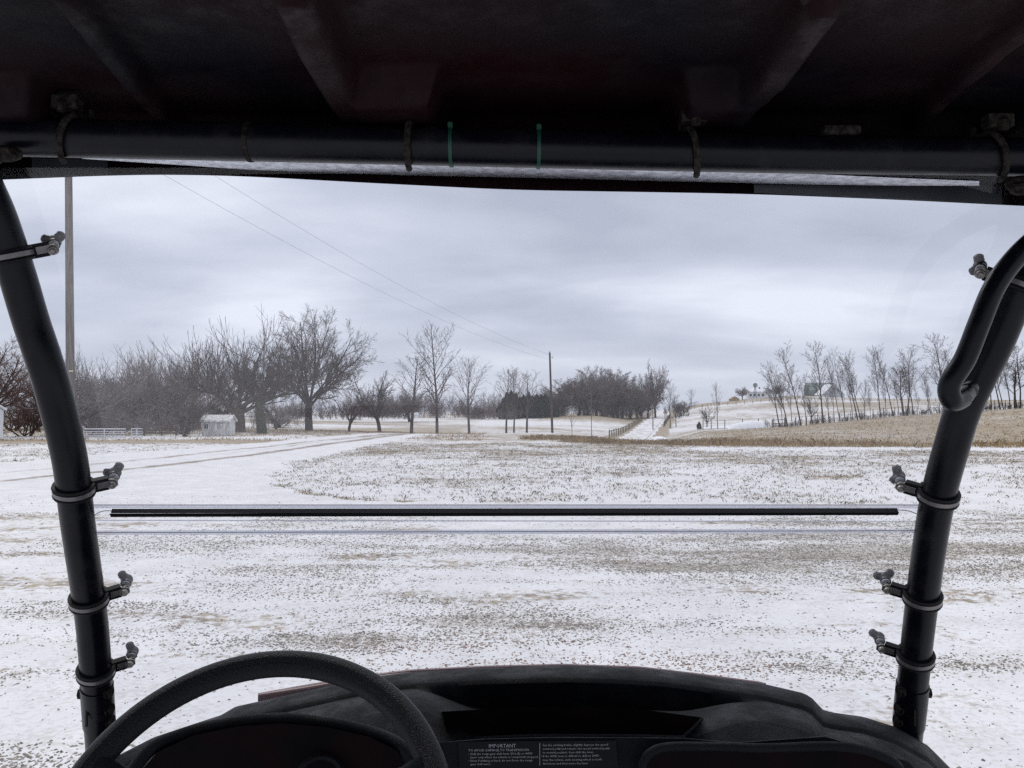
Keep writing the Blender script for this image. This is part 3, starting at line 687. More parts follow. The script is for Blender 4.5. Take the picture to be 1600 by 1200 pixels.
# grey brush and small trees behind the gate
for i, (k, px, Y, tp, w, lab) in enumerate([
    ('shrub2', 150, 92, 585, 130, 'grey bush behind the left end of the tube gate'), ('orchard2', 202, 88, 548, 170, 'grey leaning tree growing behind the tube gate'),
    ('shrub', 342, 88, 606, 70, 'grey bush directly behind the white shed roof'), ('shrub2', 185, 96, 590, 130, 'dense grey bush behind the middle of the tube gate'), ('shrub', 228, 93, 580, 140, 'grey bush behind the right end of the tube gate'),
    ('orchard2', 262, 98, 528, 170, 'tall sprouting tree behind the wooden rail fence'), ('shrub2', 250, 90, 592, 120, 'grey bush behind the wooden rail fence'),
    ('shrub', 290, 64.5, 618, 62, 'small vase shaped shrub in front of the shed left wall'), 
    ('orchard2', 308, 118, 545, 130, 'tree with tall straight sprouts behind the white shed'), ('shrub2', 436, 135, 632, 70, 'grey brush behind the short leaning trunk'),
    ('shrubred', 22, 84, 612, 110, 'reddish brush behind the far left corner building'), ('apple', 432, 125, 612, 70, 'farther low bare tree between the leaning trunk and the largest tree')]):
    tree(k, px, Y, tp, lab, wide=w, rot=i * 1.3, name='bush' if k.startswith('shrub') else 'bare_tree', cat='bush' if k.startswith('shrub') else 'tree')

# far side of the valley
ORD = 'first second third fourth fifth sixth seventh eighth ninth tenth eleventh twelfth thirteenth fourteenth fifteenth sixteenth seventeenth eighteenth nineteenth twentieth'.split()
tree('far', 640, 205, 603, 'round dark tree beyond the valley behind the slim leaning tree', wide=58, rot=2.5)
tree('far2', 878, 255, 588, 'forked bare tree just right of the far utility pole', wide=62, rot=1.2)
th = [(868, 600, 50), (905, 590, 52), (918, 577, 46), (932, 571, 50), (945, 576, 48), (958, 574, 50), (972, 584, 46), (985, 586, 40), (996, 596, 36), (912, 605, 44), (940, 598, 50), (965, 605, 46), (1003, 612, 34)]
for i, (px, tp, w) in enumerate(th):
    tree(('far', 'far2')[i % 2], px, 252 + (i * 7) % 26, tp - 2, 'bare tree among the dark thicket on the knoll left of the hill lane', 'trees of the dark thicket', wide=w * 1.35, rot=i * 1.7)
tree('far', 1024, 262, 558, 'tall dark twiggy tree standing over the top of the hill lane', wide=44, rot=2.9)
tree('far2', 1012, 262, 598, 'lower dark tree left of the tall one at the lane top', wide=40, rot=.9)
tree('vase', 1047, 178, 596, 'bare tree close on the right side of the hill lane', wide=24, rot=.3)
tree('leader', 1056, 176, 615, 'short thin tree beside the bare tree right of the lane', wide=24, rot=1.3)
tree('shrub', 1066, 260, 622, 'low brush on the slope right of the lane top', name='bush', cat='bush', wide=40)
tree('vase', 1080, 330, 606, 'small lone tree on the skyline right of the lane', wide=14)
tree('apple', 1104, 150, 630, 'little spreading tree at the foot of the right slope', wide=30, rot=.4)
tree('leader2', 1121, 140, 594, 'thin straight young tree left of the long white mound', wide=18)
tree('far', 1160, 345, 602, 'small round bare tree on the skyline left of the white farmhouse', wide=22, rot=.4)
tree('far2', 1212, 340, 600, 'dark dense tree beside the white farmhouse', wide=30, rot=.4)
# fence-row trees on the right
row = [('tall1', 1217, 668, 563, 40, -.20), ('tall0', 1230, 667, 570, 42, -.15), ('tall2', 1250, 664, 531, 62, -.07), ('tall0', 1259, 664, 590, 26, .05), ('tall1', 1285, 661, 533, 52, -.06), ('apple', 1266, 663, 618, 26, 0),
       ('tall2', 1311, 657, 545, 34, -.10), ('tall0', 1320, 656, 542, 34, -.07), ('tall3', 1343, 654, 546, 46, -.06), ('leader2', 1350, 653, 590, 18, 0), ('tall1', 1375, 650, 540, 38, -.10), ('tall2', 1394, 649, 536, 44, -.10), ('tall4', 1414, 647, 538, 44, -.03), ('tall0', 1426, 646, 560, 34, 0),
       ('tall3', 1455, 643, 580, 22, -.05), ('tall1', 1474, 642, 520, 60, -.12), ('tall2', 1500, 641, 535, 50, -.05), ('tall1', 1548, 638, 545, 36, -.04), ('tall3', 1566, 637, 530, 44, -.03), ('tall0', 1578, 637, 535, 32, -.05), ('tall4', 1590, 637, 526, 44, 0), ('tall2', 1603, 637, 520, 48, .02)]
for i, (k, px, bp_, tp, w, ln) in enumerate(row[:20]):
    tree(k, px, 121 + (i % 3) * .8, tp - 2, 'bare fence row tree above the stubble field, %s from the left' % ORD[i], 'bare trees along the right fence row', wide=w * 1.05, lean=ln * .62, rot=0)
for px, tp, w in ((1222, 590, 22), (1237, 584, 24), (1268, 575, 24), (1296, 600, 18), (1303, 572, 22), (1332, 566, 22), (1360, 600, 16), (1384, 572, 22), (1404, 570, 22), (1421, 566, 22), (1436, 596, 16), (1488, 574, 24)):
    tree('tall%d' % (px % 3), px, 122.5, tp, 'slim secondary stem among the bare trees of the right fence row', 'slim stems of the right fence row', wide=w, lean=-.03)
tree('tall4', 1590, 122, 526, 'bare fence row tree between the right post and the photo edge', 'bare trees along the right fence row', wide=48)
tree('tall2', 1606, 121.5, 520, 'bare fence row tree cut by the right photo edge', 'bare trees along the right fence row', wide=52)
# low brush along that fence row
def brush(name, pts, hts, seed, label, twig='twig', r=.014, k=10):
    g = np.random.default_rng(seed); p = []; d = []; Ls = []
    for (x, y), h in zip(pts, hts):
        for _ in range(k):
            xx, yy = x + g.normal(0, .8 * h / 3), y + g.normal(0, .8 * h / 3); p.append((xx, yy, H1(xx, yy) - .1)); d.append((g.normal(0, .35), g.normal(0, .35), 1)); Ls.append(h * (.55 + .5 * g.random()))
    lvs = grow(seed, np.array(p), np.array(d), np.array(Ls), np.full(len(p), r * 1.8), [dict(seg=4, wob=.1, up=.03, tip=.4),
        dict(n=8, t0=.1, t1=.98, ang=36, av=12, len=.5, rr=.6, seg=3, wob=.14, up=.05, rmin=r, tip=.5), dict(n=5, t0=.1, t1=.98, ang=38, av=12, len=.5, rr=.7, seg=2, wob=.14, up=.03, rmin=r * .8, tip=.6)])
    me = tubes_mesh(name, lvs, [3, 3, 3]); o = link_mesh(name, me, M[twig]); tag(o, label, None, None, 'stuff'); return o
g0 = np.random.default_rng(3)
pts = [((px - 800) / F * Y, Y) for px, Y in zip(np.linspace(1205, 1640, 70) + g0.normal(0, 4, 70), 120 + g0.normal(0, 1.2, 70))]
brush('undergrowth', pts, .7 + .9 * g0.random(70) ** 2, 5, 'low brown undergrowth along the right fence row', r=.009, k=7)
pts = [((px - 800) / F * Y, Y) for px, Y in zip(g0.uniform(560, 800, 60), g0.uniform(262, 300, 60))]
pts = [((px - 800) / F * Y, Y) for px, Y in zip(g0.uniform(118, 300, 46), g0.uniform(66, 76, 46))]
brush('gate_brush', pts, 1.4 + 1.5 * g0.random(46), 21, 'tangled grey brush close behind the tube gates', twig='twig_grey', r=.010, k=4)
pts = [((px - 800) / F * Y, Y) for px, Y in zip(g0.uniform(560, 880, 84), g0.uniform(262, 300, 84))]
pts += [((px - 800) / F * Y, Y) for px, Y in zip(g0.uniform(735, 800, 22), g0.uniform(228, 250, 22))]
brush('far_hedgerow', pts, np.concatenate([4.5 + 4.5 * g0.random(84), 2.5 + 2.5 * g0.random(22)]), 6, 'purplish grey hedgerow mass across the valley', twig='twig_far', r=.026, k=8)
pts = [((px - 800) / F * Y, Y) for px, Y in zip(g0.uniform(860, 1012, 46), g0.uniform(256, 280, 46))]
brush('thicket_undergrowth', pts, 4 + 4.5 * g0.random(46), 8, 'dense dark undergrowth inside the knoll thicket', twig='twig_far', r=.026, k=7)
pts = [((px - 800) / F * Y, Y) for px, Y in zip(g0.uniform(-40, 470, 80), g0.uniform(112, 140, 80))]
brush('distant_brush', pts, 3 + 3. * g0.random(80), 9, 'grey brush mass in the distance behind the shed and gate', twig='twig_grey', r=.012, k=4)
pts = [((px - 800) / F * Y, Y) for px, Y in zip(g0.uniform(440, 640, 40), g0.uniform(215, 260, 40))]
brush('valley_brush', pts, 3 + 3. * g0.random(40), 10, 'low brush on the far field behind the largest tree', r=.022, k=7)
pts = [((px - 800) / F * Y, Y) for px, Y in zip(g0.uniform(1030, 1075, 16), g0.uniform(230, 330, 16))]
brush('slope_brush', pts, 1.2 + 2. * g0.random(16), 12, 'scrub on the slope right of the hill lane', r=.02, k=6)

# dark evergreens
def evergreen_mesh(seed):
    g = np.random.default_rng(seed); n = 3800
    u = g.random(n); a = g.random(n) * 6.28; z = u ** .9
    prof = np.minimum(1, ((1 - z) * 2.0) ** .6) * (.86 + .14 * np.sin(a * 3 + z * 9 + seed)) * (.75 + .3 * z / (z + .1))
    rr = prof * (.55 + .45 * g.random(n) ** .4); rr = rr * (1 - .75 * np.maximum(0, z - .45)); p = np.stack([rr * np.cos(a), rr * np.sin(a), .03 + z * .96 * (1 + .06 * np.sin(a * 4 + seed * 2))], 1)
    s = .05; V = p[:, None] + g.normal(0, s, (n, 3, 3)) * np.array([1, 1, .8]); me = np_mesh('crown', V.reshape(-1, 3), np.arange(n * 3).reshape(-1, 3)); me.materials.append(M['needle']); return me
EV = [evergreen_mesh(1), evergreen_mesh(2)]
tb = MB(); tb.tube([(0, 0, -.1), (0, 0, .5), (0, 0, .8)], [.06, .045, .02], 7); tmb = bpy.data.meshes.new('trunk'); tmb.from_pydata(tb.v, [], tb.f); tmb.materials.append(M['bark'])
for i, (px, tp, w) in enumerate([(787, 624, 14), (792, 616, 15), (799, 613, 15), (806, 617, 14), (812, 622, 13), (818, 619, 15), (826, 616, 15), (832, 621, 14), (839, 618, 15), (846, 620, 14), (852, 618, 14), (859, 623, 13), (866, 632, 12)]):
    Yv = 236 + (i * 5) % 13; x = (px - 800) / F * Yv; z = H1(x, Yv); Hh = (645 - tp) * Yv / F + EYE - z
    o = empty('evergreen_tree', (x, Yv, z), 'dark dense evergreen in the clump left of the far utility pole', 'tree', 'evergreens clumped left of the far pole')
    o.scale = (w * .88 * Yv / F, w * .88 * Yv / F, Hh); o.rotation_euler = (0, 0, i)
    for nm, me in (('trunk', tmb), ('crown', EV[i % 2])):
        c = bpy.data.objects.new(nm, me); COL.objects.link(c); c.parent = o
Yv = 150; x = (1092 - 800) / F * Yv; z = H1(x, Yv); o = empty('evergreen_shrub', (x, Yv, z), 'tiny dark evergreen shrub on the snow near the right slope fence', 'shrub'); o.scale = (.5, .5, 1.3)
for nm, me in (('trunk', tmb), ('crown', EV[0])):
    c = bpy.data.objects.new(nm, me); COL.objects.link(c); c.parent = o

for px, Y, tp, lab in ((893.5, 44, 606, 'thin staked sapling nearest the camera on the snowy lawn'), (924, 50, 572, 'taller thin sapling at the edge of the tan weeds')):
    tree('sapling', px, Y, tp, lab, wide=22 if px < 900 else 26, name='sapling', rot=.2)

# ------------------------------------------------------------------ poles, wires
def pole(px_b, px_t, Y, py_t, r, label, far):
    xb = (px_b - 800) / F * Y; z0 = H1(xb, Y); top = Vector(((px_t - 800) / F * Y, Y, EYE + (645 - py_t) * Y / F)); bot = Vector((xb, Y, z0 - .2))
    o = empty('utility_pole', (xb, Y, z0), label, 'utility pole')
    b = MB(); pts = [bot.lerp(top, k / 10) for k in range(11)]; b.tube(pts, [r * (1 - .03 * k) for k in range(11)], 14); b.build('pole', M['bark_dark'] if far else M['wood_pole'], o, smooth=True)
    def at(t): return bot.lerp(top, t)
    b = MB(); q = at(.985) + Vector((.0, -r, 0)); b.cyl(q, q + Vector((0, -.12, 0)), .03, 8); b.cyl(q + Vector((0, -.1, -.03)), q + Vector((0, -.1, .1)), .05, 8); b.build('insulator', M['galv'], o, smooth=True)
    b = MB(); q = at(.93) + Vector((r, 0, 0)); b.cyl(q, q + Vector((.16, 0, 0)), .035, 8); b.cyl(q + Vector((.14, 0, -.08)), q + Vector((.14, 0, .08)), .05, 8); b.build('insulator', M['galv'], o, smooth=True)
    return o, at
near_pole, atN = pole(113, 97, 30, 118, .155, 'weathered grey utility pole rising close behind the left black post', False)
b = MB(); q = EYE + (645 - 580) * 30 / F; xq = (114 - 800) / F * 30
b.box((xq + .0, 30 - .165, q), (.14, .012, .045)); b.build('tag', M['yellow'], near_pole)
far_pole, atF = pole(863, 859, 78, 549, .115, 'thin dark utility pole standing at the weeds in the middle of the view', True)
def wire(a, c, sag, label, r=.0055):
    pts = [a.lerp(c, k / 40) - Vector((0, 0, sag * 4 * (k / 40) * (1 - k / 40))) for k in range(41)]
    b = MB(); b.tube(pts, r, 5); o = b.build('power_line', M['wire'], None, smooth=True); tag(o, label, 'power line', None)
wire(TP(104, 185, 30), TP(859, 562, 78), .95, 'lower overhead wire running down to the far utility pole')
wire(TP(103, 125, 30), TP(859, 554, 78), .95, 'upper overhead wire running down to the far utility pole')
b = MB()
for i, (px, Y, h, lab) in enumerate([(1020, 172, 5.2, 'short bare pole on the left verge of the hill lane'), (1039, 215, 4.2, 'short bare pole on the right verge of the hill lane')]):
    x = (px - 800) / F * Y; z = H1(x, Y); b = MB(); b.tube([(x, Y, z - .1), (x, Y, z + h * .5), (x, Y, z + h)], [.11, .10, .09], 8); o = b.build('pole', M['wood_pole'], None, smooth=True); tag(o, lab, 'pole')

# ------------------------------------------------------------------ fences
def fence(name, pts, h, r, label, cat='fence', rails=0, wires=3, railr=.05, m='wood', square=False):
    x0, y0 = pts[0]; o = empty(name, (x0, y0, H1(x0, y0)), label, cat)
    P3 = [Vector((x, y, H1(x, y))) for x, y in pts]
    for p in P3:
        b = MB(); hh = h * random.uniform(.9, 1.08); b.tube([p - Vector((0, 0, .1)), p + Vector((random.uniform(-.04, .04), 0, hh))], [r, r * .9], 7); b.build('post', M[m], o, smooth=True)
    for k in range(rails):
        b = MB(); zt = h * (.85 - .4 * k)
        for a, c in zip(P3[:-1], P3[1:]): b.tube([a + Vector((0, -r, zt)), c + Vector((0, -r, zt))], railr, 6)
        b.build('rail', M[m], o, smooth=True)
    for k in range(wires):
        b = MB(); zt = h * (.9 - .25 * k)
        for a, c in zip(P3[:-1], P3[1:]): b.tube([a + Vector((0, 0, zt)), c + Vector((0, 0, zt))], .008, 4, cap=False)
        b.build('wire', M['wire'], o)
    return o
random.seed(5)
fence('wire_fence', [((px - 800) / F * Y, Y) for px, Y in zip(np.linspace(1208, 1640, 26), [120] * 26)], 1.3, .06, 'thin post and wire fence under the right tree row')
fence('wire_fence', [(road_x(y) - 3.6, y) for y in np.linspace(132, 235, 24)], 1.3, .10, 'wooden post fence climbing along the left of the hill lane', rails=1)
fence('wire_fence', [(road_x(y) + 3.6, y) for y in np.linspace(185, 260, 12)], 1.2, .09, 'wooden post fence along the right of the hill lane', rails=1)
fence('wire_fence', [((px - 800) / F * 140, 140) for px in (1098, 1111, 1132, 1160, 1185)], 1.5, .07, 'sparse post and wire fence at the foot of the right slope')
fence('wire_fence', [((px - 800) / F * 300, 300) for px in range(1072, 1500, 13)], 1.3, .09, 'distant wire fence crossing the white slope')
fence('rail_gate', [((px - 800) / F * 119, 119) for px in (1206, 1227)], 1.25, .08, 'weathered wooden rail gate at the left end of the fence row', 'gate', rails=2, wires=0)
fence('rail_fence', [((px - 800) / F * 68, 68) for px in (226, 254, 276)], .5, .06, 'low brown wooden rail fence right of the tube gate', rails=2, wires=0)
def tube_gate(px0, px1, Y, label):
    x0, x1 = (px0 - 800) / F * Y, (px1 - 800) / F * Y; z = max(H1(x0, Y), H1(x1, Y)) + .06; o = empty('tube_gate', (x0, Y, z), label, 'gate'); h = .60
    b = MB(); b.tube([(x0, Y, z), (x0, Y, z + h), (x1, Y, z + h), (x1, Y, z), (x0, Y, z)], .035, 8, cap=False); b.build('frame', M['galv'], o, smooth=True)
    for k in (.22, .45, .70):
        b = MB(); b.tube([(x0, Y, z + h * k), (x1, Y, z + h * k)], .025, 6); b.build('rail', M['galv'], o, smooth=True)
    b = MB(); b.box(((x0 + x1) / 2, Y - .03, z + h / 2), (.06, .02, h)); b.build('brace', M['galv'], o)
tube_gate(132, 197, 60.5, 'longer left pale metal tube gate panel'); tube_gate(206, 223, 61, 'short right pale metal tube gate panel')

# ------------------------------------------------------------------ buildings
def gable(name, cx, Y, w, dep, wall, ridge, label, wm, rm, rot=0, windows=(), door=None, over=.15, along='x', cat='building', skirt=.5):
    """w along local x, dep along local y; ridge runs along x unless along='y'"""
    z = H1(cx, Y); o = empty(name, (cx, Y, z), label, cat); o.rotation_euler = (0, 0, rot)
    def put(b, nm, m, par=o, **k):
        me = bpy.data.meshes.new(nm); me.from_pydata([tuple(v) for v in b.v], [], b.f); bm = bmesh.new(); bm.from_mesh(me); bmesh.ops.recalc_face_normals(bm, faces=bm.faces); bm.to_mesh(me); bm.free()
        return link_mesh(nm, me, m, par)
    W, D = w / 2, dep / 2; b = MB()
    if along == 'x': top = [(-W, 0, ridge), (W, 0, ridge)]; fs = [(0, 1, 2, 3), (0, 1, 5, 4), (2, 3, 7, 6), (0, 3, 7, 8, 4), (1, 2, 6, 9, 5)]
    else: top = [(0, -D, ridge), (0, D, ridge)]; fs = [(0, 1, 2, 3), (1, 2, 6, 5), (3, 0, 4, 7), (0, 1, 5, 8, 4), (2, 3, 7, 9, 6)]
    b.add([(-W, -D, -skirt), (W, -D, -skirt), (W, D, -skirt), (-W, D, -skirt), (-W, -D, wall), (W, -D, wall), (W, D, wall), (-W, D, wall)] + top, fs); put(b, 'wall', wm)
    b = MB(); t = .12
    for s in (-1, 1):
        if along == 'x':
            dn = Vector((0, s * D, wall - ridge)).normalized() * over; e0 = Vector((0, s * D, wall)) + dn; a = Vector((0, 0, ridge)); vs = []
            for up in (.03, t + .03):
                vs += [(-W - over, e0.y, e0.z + up), (W + over, e0.y, e0.z + up), (W + over, 0, a.z + up), (-W - over, 0, a.z + up)]
        else:
            dn = Vector((s * W, 0, wall - ridge)).normalized() * over; e0 = Vector((s * W, 0, wall)) + dn; vs = []
            for up in (.03, t + .03):
                vs += [(e0.x, -D - over, e0.z + up), (e0.x, D + over, e0.z + up), (0, D + over, ridge + up), (0, -D - over, ridge + up)]
        b.add(vs, [(0, 1, 2, 3), (4, 5, 6, 7), (0, 1, 5, 4), (1, 2, 6, 5), (2, 3, 7, 6), (3, 0, 4, 7)])
    put(b, 'roof', rm)
    for (x, zc, ww, hh) in windows:
        b = MB(); b.box((x, -D - .02, zc), (ww, .03, hh)); g = put(b, 'window', M['dark_glass'])
        b = MB(); fr = .05
        for c, s in (((x - ww / 2, -D - .03, zc), (fr, .06, hh + fr)), ((x + ww / 2, -D - .03, zc), (fr, .06, hh + fr)), ((x, -D - .03, zc + hh / 2), (ww - fr, .06, fr)), ((x, -D - .03, zc - hh / 2), (ww - fr, .06, fr)), ((x, -D - .04, zc), (.035, .03, hh - fr))): b.box(c, s)
        put(b, 'frame', M['white_paint'], g)
    if door:
        x, ww, hh = door; b = MB(); b.box((x, -D - .03, hh / 2), (ww, .05, hh)); put(b, 'door', M['white_paint'])
    return o, put
Ys = 66
shed, put = gable('shed', -22.95, Ys + .75, 2.1, 1.5, 1.12, 1.50, 'small old white shed with flaking paint beneath the sprouting tree', M['white_paint'], M['white_paint'], windows=[(-.70, .74, .34, .42)], door=None)
b = MB()
for k in range(6): b.box((-.30 + k * .24, -.765, .55), (.022, .03, 1.08))
put(b, 'batten', M['white_paint'])
b = MB(); b.box((.62, -.785, .5), (.42, .04, .92)); put(b, 'door', M['white_paint'])
gable('outbuilding', -37.1, 56, 5.0, 4, 2.0, 2.7, 'pale blue grey building corner cut off at the left edge', M['house_white'], M['snow_roof'])
gable('farm_shed', (641 - 800) / F * 250, 250, 4.5, 3, .9, 1.7, 'low far building with snowy roof behind the slim trees', M['house_white'], M['snow_roof'])
fh, put = gable('farmhouse', (1181 - 800) / F * 350, 350, 7.6, 5, 2.5, 3.8, 'small white farmhouse with snowy roof on the right hilltop', M['house_white'], M['snow_roof'], windows=[(-2.8, 1.2, .8, 1.), (-1.2, 1.2, .8, 1.), (.5, 1.2, .8, 1.), (2.2, 1.2, .8, 1.)])
b = MB(); b.box((1.5, 0, 3.9), (.5, .5, 1.2)); put(b, 'chimney', M['bark_pale'])
gable('farm_wing', (1197 - 800) / F * 356, 356, 5, 4, 2.2, 4.2, 'low gabled wing right of the white farmhouse', M['house_white'], M['snow_roof'], along='y')
bx = (1288 - 800) / F * 350
gable('barn', (1281 - 800) / F * 358, 358, 11, 9, 2.5, 5.6, 'dark green roofed barn behind the fence row trees', M['roof_green'], M['roof_green'], rot=R(-8))
gable('barn_wing', (1296 - 800) / F * 350, 350, 9.5, 7, .8, 5.0, 'grey gabled barn end with a snow edged roof', M['visor_grey2'] if 'visor_grey2' in M else mat('grey_barn_boards', (.42, .44, .47), .8, var=(.52, .54, .57), vscale=.6), M['snow_roof'], along='y', rot=R(6))
gable('farm_hut', (1147 - 800) / F * 340, 340, 3.4, 3, .7, 1.7, 'tiny tan hut on the skyline left of the farmhouse', M['hay'], M['hay'], along='y')
# windmill
Yw = 345; x = (1180 - 800) / F * Yw; z = H1(x, Yw); wm_ = empty('windmill', (x, Yw, z), 'tiny farm windmill on a lattice tower above the white farmhouse', 'windmill'); hh = EYE + (645 - 602) * Yw / F - z
b = MB()
for s in ((-1, -1), (1, -1), (1, 1), (-1, 1)): b.tube([(x + s[0] * .7, Yw + s[1] * .7, z - .1), (x + s[0] * .08, Yw + s[1] * .08, z + hh)], .06, 5)
for k in range(1, 6):
    q = .7 * (1 - k / 6.5)
    b.tube([(x - q, Yw - q, z + hh * k / 6), (x + q, Yw - q, z + hh * k / 6)], .035, 4)
b.build('tower', M['wire'], wm_)
b = MB()
for k in range(12):
    a = k * math.pi / 6; p0 = Vector((x + .2 * math.cos(a), Yw - .3, z + hh + .2 * math.sin(a))); p1 = Vector((x + .95 * math.cos(a), Yw - .3, z + hh + .95 * math.sin(a)))
    n_ = Vector((-math.sin(a), .3, math.cos(a))).normalized(); b.add([p0 - n_ * .05, p0 + n_ * .05, p1 + n_ * .2, p1 - n_ * .2], [(0, 1, 2, 3)])
b.build('wheel', M['wire'], wm_); b = MB(); b.box((x + .2, Yw + .7, z + hh), (.05, 1.1, .5)); b.build('tail_vane', M['wire'], wm_)

# snow mounds
def mound(cx, Y, L_, W_, h, label, name='snow_mound', seed=1):
    g = 40; rows = []
    for i in range(g + 1):
        rw = []
        for j in range(g + 1):
            u, v = i / g * 2 - 1, j / g * 2 - 1; x, y = cx + u * L_ / 2, Y + v * W_ / 2; rr = abs(u) ** 2.6 + abs(v) ** 2
            k = max(0, 1 - rr) ** .55; rw.append((x, y, H1(x, y) - .15 + (h + .15) * k * (.8 + .4 * float(fbm(np.array([x * .8]), np.array([y * .8]), seed)[0]))))
        rows.append(rw)
    b = MB(); b.grid(rows); o = b.build(name, M['snow'], None, smooth=True); tag(o, label, 'snow pile')
mound((1029 - 800) / F * 118, 118, 2.9, 2.4, .78, 'rounded snow heap at the foot of the hill lane')
mound((1170 - 800) / F * 132, 132, 6.6, 2.4, 1.05, 'long low white mound left of the wooden rail gate', seed=4)
mound((1122 - 800) / F * 150, 150, 6, 3, .35, 'very low snow drift along the foot of the right slope', seed=6)

# ------------------------------------------------------------------ the vehicle the photo is taken from
UV = empty('utility_vehicle', (0, .9, 0), 'dark roofed utility vehicle seen from its driver seat, red nosed with tubular black cab', 'vehicle')
RT = .0252
def body(): return UV
# windscreen posts
LP = [(-60, 225, 1.17), (-38, 262, 1.185), (-25, 290, 1.20), (-3, 340, 1.215), (24, 420, 1.235), (48, 500, 1.25), (68, 560, 1.256), (86, 620, 1.268), (109.5, 720, 1.30), (122, 820, 1.345), (142, 960, 1.42), (149, 1040, 1.45), (154.5, 1120, 1.50), (160, 1210, 1.55), (166, 1330, 1.62)]
RP = [(1690, 262, 1.17), (1668, 290, 1.185), (1650, 330, 1.20), (1628, 390, 1.22), (1592, 450, 1.235), (1553, 540, 1.25), (1509, 630, 1.27), (1489, 690, 1.285), (1461, 800, 1.34), (1438, 960, 1.42), (1421, 1120, 1.50), (1413, 1200, 1.55), (1402, 1330, 1.62)]
lp3 = crom([P(*p) for p in LP], 6); rp3 = crom([P(*p) for p in RP], 6)
for pts in (lp3, rp3):
    b = MB(); b.tube(pts, RT, 28); b.build('windscreen_post', M['tube'], UV, smooth=True)
# cross tube
cb = crom([P(-200, 211, 1.17), P(-60, 213, 1.165), P(400, 222, 1.155), P(800, 231, 1.15), P(1200, 240, 1.155), P(1690, 247, 1.165), P(1800, 249, 1.17)], 8)
b = MB(); b.tube(cb, .0258, 28); b.build('cross_tube', M['tube'], UV, smooth=True)
def along(poly, py=None, px=None):
    """nearest polyline point and tangent for a screen row or column"""
    best = None
    for i in range(len(poly) - 1):
        q = poly[i]
        d = Vector(q) - Vector((0, 0, EYE)); c, s = math.cos(PITCH), math.sin(PITCH); dep = d.y * c + d.z * s; up = -d.y * s + d.z * c
        X_, Y_ = 800 + F * d.x / dep, 600 - F * up / dep; e_ = abs(Y_ - py) if py is not None else abs(X_ - px)
        if best is None or e_ < best[0]: best = (e_, q, (poly[i + 1] - poly[max(i - 1, 0)]).normalized())
    return best[1], best[2]
lpf = crom(lp3, 6); rpf = crom(rp3, 6); cbf = crom(cb, 12)
# clamps
def clamp(poly, py, side, knob_rot):
    c, t = along(poly, py=py)
    if t.z < 0: t = -t
    s = Vector((side, 0, 0)); s = (s - t * s.dot(t)).normalized(); f = t.cross(s) * (1 if side > 0 else -1)
    if f.y < 0: f = -f
    out_ = (s * .80 + f * .60).normalized(); tan_ = (f * .80 - s * .60).normalized()
    b = MB(); b.ring(c, t, [(RT + .0005, -.0088), (RT + .0048, -.0096), (RT + .0060, -.0066), (RT + .0036, -.0048), (RT + .0036, .0048), (RT + .0060, .0066), (RT + .0048, .0096), (RT + .0005, .0088)], 40)
    # rubber lips running out with the ears
    b.box(c + out_ * (RT + .012) + tan_ * -.001, (.024, .010, .021), rot=Matrix((out_, tan_, t)).transposed())
    cl = b.build('post_clamp', M['rubber'], UV, smooth=True, angle=35)
    b = MB(); b.ring(c, t, [(RT + .0036, -.0034), (RT + .0054, -.0034), (RT + .0054, .0034), (RT + .0036, .0034)], 40); b.build('strap', M['strap'], cl, smooth=True, angle=35)
    b = MB(); e0 = c + out_ * (RT + .022)
    rotm = Matrix((out_, tan_, t)).transposed()
    for o_ in (-.0065, -.001): b.box(e0 + tan_ * o_, (.030, .0018, .011), rot=rotm)
    b.build('ear', M['strap'], cl, bevel=.0006)
    hb = c + out_ * (RT + .031)
    view = (hb - Vector((0, 0, EYE))).normalized(); ax = (view * .55 + f * .35 + t * .35).normalized()
    b = MB(); b.cyl(hb - ax * .013, hb - ax * .007, .0062, 14); b.cyl(hb - ax * .0068, hb - ax * .0052, .0085, 16); b.cyl(hb - ax * .005, hb + ax * .03, .0028, 8)
    b.ring(hb - ax * .0135, ax, [(.003, 0), (.0048, -.0012), (.0055, .0005)], 14); b.build('bolt', M['steel'], cl, smooth=True, angle=35)
    k0 = hb + ax * .020; sv = ax.cross(t).normalized(); tv = sv.cross(ax).normalized()
    b = MB(); b.cyl(k0 - ax * .008, k0 + ax * .008, .009, 16, .0075)
    for a in (knob_rot, knob_rot + math.pi * .72):
        dv = sv * math.cos(a) + tv * math.sin(a); rm = Matrix((dv, ax, dv.cross(ax))).transposed()
        b.ball(k0 + dv * .0088 + ax * .005, (.0100, .0056, .0075), 14, 8, rm)
        b.ball(k0 + dv * .0130 + ax * .007, (.0056, .0046, .0074), 12, 8, rm)
    b.ball(k0 + ax * .003, (.0100, .0100, .0100), 14, 8); b.build('wing_knob', M['knob'], cl, smooth=True, angle=50)
    b = MB(); b.cyl(k0 - ax * .0105, k0 - ax * .0085, .0072, 18); b.build('washer', M['galv'], cl, smooth=True, angle=35)
for py, kr in ((400, .5), (764, 1.0), (935, 2.2), (1048, 2.0)): clamp(lpf, py, 1, kr)
for py, kr in ((445, 2.2), (774, 2.0), (935, .8), (1026, 2.6)): clamp(rpf, py, -1, kr)
